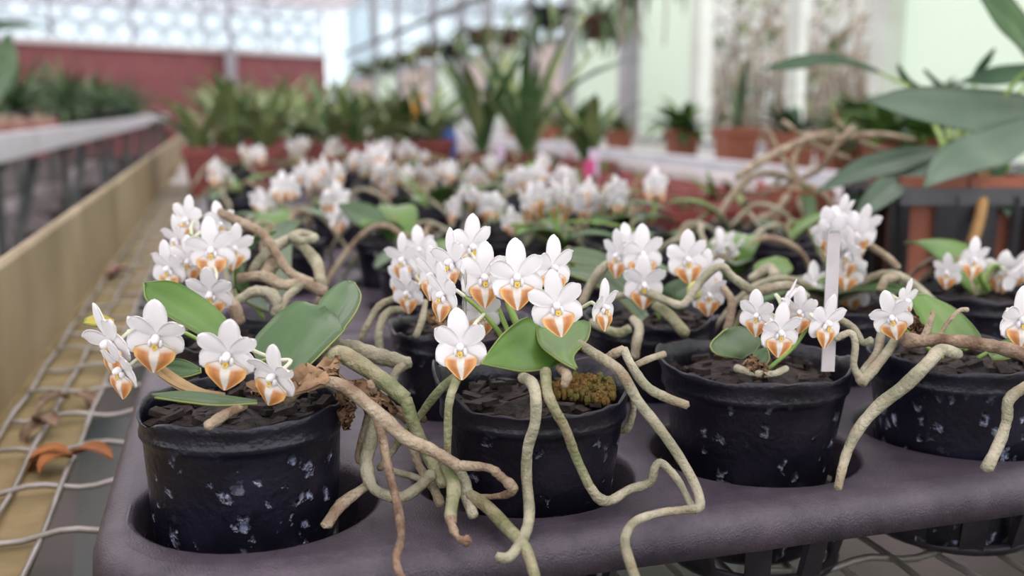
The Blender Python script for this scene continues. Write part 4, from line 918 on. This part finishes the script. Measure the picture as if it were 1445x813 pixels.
# terracotta pots on the bench by the wall
TP = [(1035, 2.02, .145, 0, 1), (960, 2.05, .125, 1, 0), (872, 2.0, .11, 2, 0), (1112, 2.05, .135, 3, 1), (1178, 2.0, .11, 2, 0), (815, 2.02, .11, 1, 0), (765, 2.05, .13, 2, 0), (1248, 2.0, .12, 1, 0), (730, 2.0, .14, 2, 0), (1300, 2.1, .14, 1, 0), (1370, 2.2, .14, 2, 0), (790, 2.5, .13, 0, 0), (1210, 2.5, .15, 1, 0)]
KN = ['with a few arching strap leaves', 'of bushy bright green foliage', 'of low mossy growth', 'with dark pointed leaves']
for i, (u, x, w, k, lab) in enumerate(TP):
    y = x/tan(YAW+atan((u-W/2)/F)); z = MESHZ+.003; c = (x, y, z)
    p = empty('terracotta_pot_plant', c, 'terracotta pot '+KN[k]+' on the bench by the green panelled wall', 'pot plant', 'terracotta pots on the wall bench, '+KN[k])
    square_pot(p, c, w, w*1.0, M_terra, rr.uniform(-.2, .2))
    t = (x, y, z+w*.85)
    if k == 0: tuft(p, t, 8, .36, .012, [M_strapd, M_leafg], rr, (1.1, 1.5), (.6, 1.8))
    elif k == 1: tuft(p, t, 34, .22, .028, [M_leaf2, M_leaf, M_leaf2], rr, (.3, 1.4), (.4, 1.4))
    elif k == 2: tuft(p, t, 30, .14, .012, [M_strapl, M_leaf2, M_dryleaf], rr, (.2, 1.4), (.2, 1.4))
    else: tuft(p, t, 11, .20, .026, M_leafd, rr, (.5, 1.4), (.4, 1.2))
# overhead pipe with hanging pots
hp = empty('hanging_rail', (1.9, 8, 1.78), 'dark overhead pipe above the wall bench with pots hanging from it', 'pipe')
part('pipe', *tube([(1.9, 2.8, 1.78), (1.9, 8, 1.78), (1.9, 16, 1.78)], .025, 10), M_steel, hp)
for y in (3.2, 6.5, 9.8, 13.1): part('hanger', *tube([(1.9, y, 1.79), (1.9, y, 3.44)], .006, 6), M_steel, hp)
for k, (y, dz, r) in enumerate(((4.95, -.36, .075), (5.75, -.24, .085), (6.6, -.30, .07), (7.4, -.26, .08), (8.3, -.30, .09), (9.4, -.26, .09), (10.6, -.28, .09), (12.0, -.28, .1), (4.3, -.2, .07), (13.6, -.28, .1))):
    c = np.array([1.9, y, 1.78+dz-.10]); kind = k % 3
    p = empty('hanging_pot', c, ['small brown pot hanging from the overhead pipe with grassy leaves', 'dark basket hanging from the overhead pipe trailing olive leaves', 'brown basket hanging from the overhead pipe with dry roots'][kind], 'hanging pot', ['brown hanging pots', 'dark hanging baskets', 'brown hanging baskets with roots'][kind])
    r *= 1.35; round_pot(p, c, r, .12, mat('pot_brown', (.13, .07, .045), (.09, .05, .035), 20, .8) if kind != 1 else M_black)
    for a in (0, 2.1, 4.2): part('hanging_wire', *tube([c+np.array([r*cos(a), r*sin(a), .1]), (1.9, y, 1.76)], .0025, 5), M_steel, p)
    tuft(p, c+np.array([0, 0, .09]), 26 if kind != 2 else 14, .34, .016, [M_strapd, M_strapl, M_leafg], rr, (.2, 1.3), (1.0, 2.8))
    if kind == 2:
        for q in range(9):
            a = rr.uniform(0, 6.28); part('aerial_root', *tube(crom([c+np.array([0, 0, .08]), c+np.array([r*1.2*cos(a), r*1.2*sin(a), .10]), c+np.array([r*1.5*cos(a), r*1.5*sin(a), -.05]), c+np.array([r*1.4*cos(a), r*1.4*sin(a), -.22])], 4), .004, 5), M_roott, p)
# left bench plants
for k in range(11):
    x = -1.25-.22*(k % 2)-rr.uniform(0, .1); y = 7.6+k*.95
    p = empty('dark_bushy_plant', (x, y, MESHZ+.003), 'dark green bushy grass-leaved plant in a black pot on the grey railed bench', 'plant', 'dark bushy plants on the grey railed bench')
    round_pot(p, (x, y, MESHZ+.003), .13, .20, M_black); tuft(p, (x, y, MESHZ+.18), 60, .52, .016, [M_strapd, M_leafd, M_strapd], rr, (.5, 1.5), (.3, 1.9))
for k in range(7):
    x = -1.10-.17*(k % 2); y = 5.3+k*.32
    p = empty('bark_basket', (x, y, MESHZ+.003), 'low reddish pot heaped with pinkish bark and dry roots on the grey railed bench', 'pot', 'bark-filled pots on the grey railed bench')
    round_pot(p, (x, y, MESHZ+.003), .085, .11, M_redpot, False)
    V, Fc = merge(*[blob((x+rr.uniform(-.06, .06), y+rr.uniform(-.06, .06), MESHZ+.11+rr.uniform(0, .03)), rr.uniform(.012, .03), 6, 4, .25, rr) for _ in range(26)])
    tag(part('bark_heap', V, Fc, M_pink, p, False), kind='stuff')
    for q in range(6):
        a = rr.uniform(0, 6.28); c = np.array([x, y, MESHZ+.12]); part('dry_root', *tube(crom([c, c+np.array([.05*cos(a), .05*sin(a), .06]), c+np.array([.10*cos(a), .10*sin(a), .03])], 4), .004, 5), M_roott, p)
p = empty('broad_leaf_plant', (-1.3, 4.4, MESHZ+.003), 'broad-leaved plant in a black pot nearest on the grey railed bench', 'plant'); round_pot(p, (-1.3, 4.4, MESHZ+.003), .1, .15, M_black)
leaf_px(p, [(-30, 150, 4.35), (-20, 60, 4.3), (20, 40, 4.2), (76, 42, 4.1)], [(-40, 150, 4.35), (-30, 40, 4.3), (20, 29, 4.2), (74, 41, 4.1)], M_leafd, .06, .003, edge=False)
leaf_px(p, [(-30, 160, 4.35), (-20, 100, 4.3), (0, 60, 4.3), (10, 46, 4.3)], [(-10, 160, 4.3), (20, 110, 4.25), (26, 80, 4.25), (14, 46, 4.3)], M_leaf, .06, .003, edge=False)
# added pale mounds imitating sunlit floor patches under the grey railed bench
for k in range(7):
    x = -1.25-rr.uniform(0, .5); y = 6.5+k*1.5
    p = empty('sunlit_floor_mound', (x, y, 0), 'pale pinkish sack imitating sunlit floor under the grey railed bench', 'mound', 'sunlit floor mounds under the grey railed bench')
    V, Fc = blob((x, y, .11), (.26, .34, .11), 14, 8, .06, rr); part('mound_body', V, Fc, mat('sunlit_floor_pale', (.55, .47, .47), (.45, .38, .37), 8, .8), p)
    part('mound_neck', *tube([(x, y+.30, .11), (x, y+.40, .13)], [.05, .08], 8), mat('sunlit_floor_pale', (.5, .4, .4)), p)
# ------------------------------------------------------------------ broad-leaved plant and crate at right
D0 = 1.12
cc = P(1322, 330, D0); cx, cy = cc[0], cc[1]; rzc = -YAW
cr = empty('slotted_crate', (cx, cy, MESHZ+.003), 'black slotted plastic crate holding red-brown pots beneath the broad-leaved plant', 'crate')
zt = P(1322, 268, D0)[2]; hw = .074; z0 = MESHZ+.003
def rotp(dx, dy, z): return np.array([cx+dx*cos(rzc)-dy*sin(rzc), cy+dx*sin(rzc)+dy*cos(rzc), z])
part('rim', *merge(*[bar(rotp(a[0]*hw, a[1]*hw, zt), rotp(b[0]*hw, b[1]*hw, zt), .010, .018) for a, b in (((-1, -1), (1, -1)), ((1, -1), (1, 1)), ((1, 1), (-1, 1)), ((-1, 1), (-1, -1)))]), mat('crate_rim', (.05, .05, .055), (.09, .09, .095), 20, .4), cr, False)
part('base', *box((cx, cy, z0+.004), (hw*1.9, hw*1.9, .006), rzc), M_black, cr, False)
for f in (-.92, -.32, -.02, .28, .72, .95):
    part('slat', *bar(rotp(f*hw, -hw, zt), rotp(f*hw*.95, -hw*.95, z0), .010 if abs(f) > .9 else .022, .006), M_black, cr, False)
    part('slat', *bar(rotp(f*hw, hw, zt), rotp(f*hw*.95, hw*.95, z0), .018, .006), M_black, cr, False)
    part('slat', *bar(rotp(hw, f*hw, zt), rotp(hw*.95, f*hw*.95, z0), .006, .022), M_black, cr, False)
    part('slat', *bar(rotp(-hw, f*hw, zt), rotp(-hw*.95, f*hw*.95, z0), .006, .022), M_black, cr, False)
for k, (dx, dy, lab) in enumerate(((-.036, -.034, 'red-brown square pot in the black crate, corner towards the orchids'), (.036, -.034, 'red-brown square pot in the black crate, corner away from the orchids'), (-.036, .036, 'red-brown square pot in the back of the black crate'))):
    q = rotp(dx, dy, z0+.008); p = empty('square_pot', q, lab, 'plant pot', 'red-brown pots in the black crate'); square_pot(p, q, .066, zt-z0+.012, M_terra, rzc, .92)
bp_ = rotp(.036, .036, z0+.008)
pl = empty('broad_leaf_plant', bp_, 'broad grey-green leaved plant in a red-brown pot in the black crate', 'plant'); square_pot(pl, bp_, .066, zt-z0+.012, M_terra, rzc, .92)
top = bp_+np.array([0, 0, zt-z0])
LB = [([(1460, 180, 1.16), (1400, 188, 1.10), (1366, 185, 1.06), (1290, 168, 1.02), (1220, 143, 1.0)], [(1470, 140, 1.16), (1420, 128, 1.12), (1366, 124, 1.08), (1285, 123, 1.03), (1222, 141, 1.0)], M_leafb),
      ([(1470, 200, 1.14), (1420, 232, 1.06), (1398, 238, 1.02), (1345, 252, .98), (1305, 265, .96)], [(1465, 160, 1.14), (1400, 178, 1.08), (1350, 196, 1.03), (1316, 222, .99), (1304, 262, .96)], M_leafb),
      ([(1325, 218, 1.12), (1276, 240, 1.06), (1244, 248, 1.04), (1190, 262, 1.02), (1150, 273, 1.0)], [(1322, 208, 1.13), (1290, 206, 1.1), (1250, 212, 1.07), (1203, 228, 1.04), (1152, 270, 1.0)], M_leafb),
      ([(1320, 228, 1.12), (1290, 262, 1.05), (1268, 278, 1.02), (1236, 298, 1.0), (1203, 313, .98)], [(1310, 218, 1.13), (1270, 228, 1.08), (1240, 250, 1.04), (1222, 270, 1.01), (1204, 310, .98)], M_leafb),
      ([(1460, 40, 1.1), (1420, -10, 1.07), (1384, -15, 1.05)], [(1480, 130, 1.1), (1440, 70, 1.07), (1410, 40, 1.06), (1384, -2, 1.05)], M_leaf),
      ([(1240, 104, 1.4), (1200, 92, 1.38), (1163, 90, 1.36), (1130, 97, 1.34), (1076, 99, 1.32)], [(1240, 99, 1.4), (1203, 84, 1.39), (1163, 76, 1.37), (1122, 80, 1.35), (1077, 96, 1.32)], M_leafd),
      ([(1480, 118, 1.3), (1440, 117, 1.26), (1398, 121, 1.24), (1358, 117, 1.22)], [(1480, 90, 1.3), (1440, 90, 1.26), (1398, 95, 1.24), (1358, 113, 1.22)], M_leafd),
      ([(1390, 250, 1.1), (1398, 275, 1.06), (1422, 306, 1.03)], [(1460, 230, 1.12), (1450, 260, 1.08), (1424, 305, 1.03)], M_leafb),
      ([(1380, 240, 1.1), (1395, 220, 1.12), (1420, 215, 1.13)], [(1400, 262, 1.09), (1418, 248, 1.1), (1425, 220, 1.13)], M_leaf),
      ([(1300, 122, 1.35), (1285, 112, 1.34), (1268, 90, 1.33)], [(1290, 124, 1.35), (1272, 112, 1.34), (1266, 94, 1.33)], M_leafd),
      ([(1372, 104, 1.3), (1385, 85, 1.29), (1403, 67, 1.28)], [(1380, 106, 1.3), (1395, 92, 1.29), (1405, 70, 1.28)], M_leafd),
      ([(1335, 122, 1.35), (1322, 112, 1.34), (1305, 97, 1.33)], [(1330, 126, 1.35), (1316, 116, 1.34), (1303, 100, 1.33)], M_leafd),
      ([(1300, 230, 1.14), (1250, 262, 1.1), (1225, 270, 1.08), (1190, 280, 1.06)], [(1310, 250, 1.12), (1270, 290, 1.08), (1230, 292, 1.07), (1192, 282, 1.06)], M_leafd)]
for e1, e2, m in LB:
    leaf_px(pl, e1, e2, m, .07, .002, edge=False)
    b_ = (np.array(P(*e1[0]))+np.array(P(*e2[0])))/2
    part('stem', *tube(crom([top, (top+b_)/2+np.array([.005, 0, .03]), b_], 6), np.linspace(.0035, .0022, 13), 7), M_stalk, pl)
part('stem', *tube(crom([P(1372, 345, 1.02), P(1384, 300, 1.03), P(1388, 250, 1.06), P(1392, 200, 1.12)], 6), .006, 8), mat('stem_orange', (.36, .20, .06), (.26, .15, .05), 60, .6), pl)
# neighbouring dry-rooted plant on a red pot
c = P(1118, 320, 1.2); dp = empty('dry_rooted_plant', (c[0], c[1], MESHZ+.003), 'red-brown square pot topped by a star of bare tan roots', 'pot plant')
square_pot(dp, (c[0], c[1], MESHZ+.003), .07, P(1118, 268, 1.2)[2]-MESHZ, M_terra, -YAW, .9)
hub = P(1125, 255, 1.18)
for pts in ([(1125, 255, 1.18, 5), (1090, 245, 1.16, 5), (1060, 250, 1.14, 5), (1030, 280, 1.12, 5), (1008, 318, 1.11, 5)], [(1125, 255, 1.18, 4), (1160, 235, 1.16, 5), (1180, 205, 1.15, 5), (1205, 180, 1.15, 5)], [(1125, 255, 1.18, 4), (1100, 215, 1.18, 4), (1082, 180, 1.18, 4)], [(1040, 250, 1.1, 5), (1080, 225, 1.12, 6), (1130, 200, 1.15, 5), (1180, 185, 1.17, 4)],
            [(1125, 255, 1.18, 5), (1105, 285, 1.15, 6), (1092, 310, 1.13, 6), (1090, 325, 1.12, 5)], [(1125, 255, 1.18, 5), (1130, 290, 1.15, 5), (1142, 318, 1.13, 4)], [(1125, 255, 1.18, 4), (1075, 275, 1.16, 4)], [(1125, 255, 1.18, 4), (1165, 275, 1.15, 4), (1178, 305, 1.13, 4)],
            [(1075, 330, 1.1, 5), (1090, 345, 1.09, 6), (1115, 350, 1.08, 5), (1145, 347, 1.08, 5)], [(1130, 190, 1.2, 4), (1180, 195, 1.2, 5), (1240, 190, 1.2, 5), (1290, 198, 1.2, 4)], [(1105, 170, 1.2, 3), (1150, 205, 1.2, 4), (1200, 225, 1.2, 4)], [(1125, 255, 1.18, 4), (1120, 225, 1.2, 4), (1140, 195, 1.2, 3)],
            [(1180, 170, 1.22, 3), (1215, 200, 1.22, 4), (1255, 215, 1.22, 3)], [(1095, 300, 1.12, 5), (1070, 310, 1.1, 5), (1050, 322, 1.1, 4)]):
    root_px(dp, pts, M_roott, .1, n=7)
leaf_px(dp, [(1130, 262, 1.17), (1132, 290, 1.14), (1145, 320, 1.12)], [(1145, 262, 1.17), (1152, 290, 1.14), (1150, 318, 1.12)], M_leaf, .1, .0015, edge=False)
# ------------------------------------------------------------------ outdoors beyond the open bay
bank = part('ground_outside', *box((13, 8, -.06), (19, 40, .1)), mat('bare_ground', (.45, .38, .32), (.30, .30, .2), 1.5, .9), None, False); tag(bank, kind='structure')
for k in range(6):
    x, y = 4.6+(k % 2)*1.15, 6.3+k*.75; b0 = np.array([x, y, 0]); p = empty('bare_shrub', b0, 'pale tangled leafless shrub outside the open bay of the green panelled wall', 'shrub', 'bare shrubs outside the open bay')
    ps = []
    for q in range(26):
        a = rr.uniform(0, 6.28); t = [b0, b0+np.array([.2*cos(a), .2*sin(a), .7]), b0+np.array([.4*cos(a)+rr.uniform(-.1, .1), .4*sin(a), 1.3+rr.uniform(-.3, .3)]), b0+np.array([rr.uniform(-.55, .55), rr.uniform(-.55, .55), rr.uniform(1.2, 2.6)])]
        ps.append(tube(crom(t, 4), np.linspace(.022, .007, 13), 5))
    part('branches', *merge(*ps), mat('branch_pale', (.42, .34, .27), (.24, .19, .15), 3, .8), p)
    ps = []
    for q in range(70):
        c = b0+np.array([rr.uniform(-.45, .45), rr.uniform(-.45, .45), rr.uniform(.4, 2.3)]); V, Fc, uv = leaf_arc(c, rr.uniform(0, 6.28), .16, .035, rr.uniform(-.6, .8), .8, 5, 3); ps.append((V, Fc))
    tag(part('foliage', *merge(*ps), mat('leaf_outdoor', (.22, .30, .13), (.34, .36, .20), 2, .6, trans=.3), p), kind='stuff')
hs = part('wall_outside', *box((7.6, 12.5, 1.6), (.1, 13, 3.2)), mat('outside_wall_pale', (.80, .78, .72), (.66, .64, .56), 1.2, .8), None, False); tag(hs, kind='structure')
# ------------------------------------------------------------------ litter on the bench rail
for i, (u, v, lab) in enumerate(((100, 640, 'curled orange-brown dry leaf caught on the wire by the tray corner'), (165, 382, 'crumpled pinkish-brown dry leaf against the cream rail'), (62, 600, 'small dark dry leaf scrap on the algae-covered rail'), (110, 556, 'brown dry leaf scrap between two bench wires'), (240, 245, 'small reddish dry leaf far along the cream rail'))):
    c = onz(u, v, MESHZ+.004); p = empty('dry_leaf', c, lab, 'leaf litter', 'dry leaf litter on the bench rail')
    n = 4 if i < 2 else 2
    for k in range(n):
        V, Fc, uv = leaf_arc(c+np.array([rr.uniform(-.008, .008), rr.uniform(-.01, .01), .0]), rr.uniform(0, 6.28), .03*rr.uniform(.7, 1.2), .007, rr.uniform(.2, .9), rr.uniform(.8, 2.2), 7, 3, .5)
        part('leaf_fragment', V, Fc, mat('litter_orange', (.42, .17, .05), (.28, .11, .04), 80, .8) if i == 0 else M_pink if i in (1, 4) else M_rootb, p)
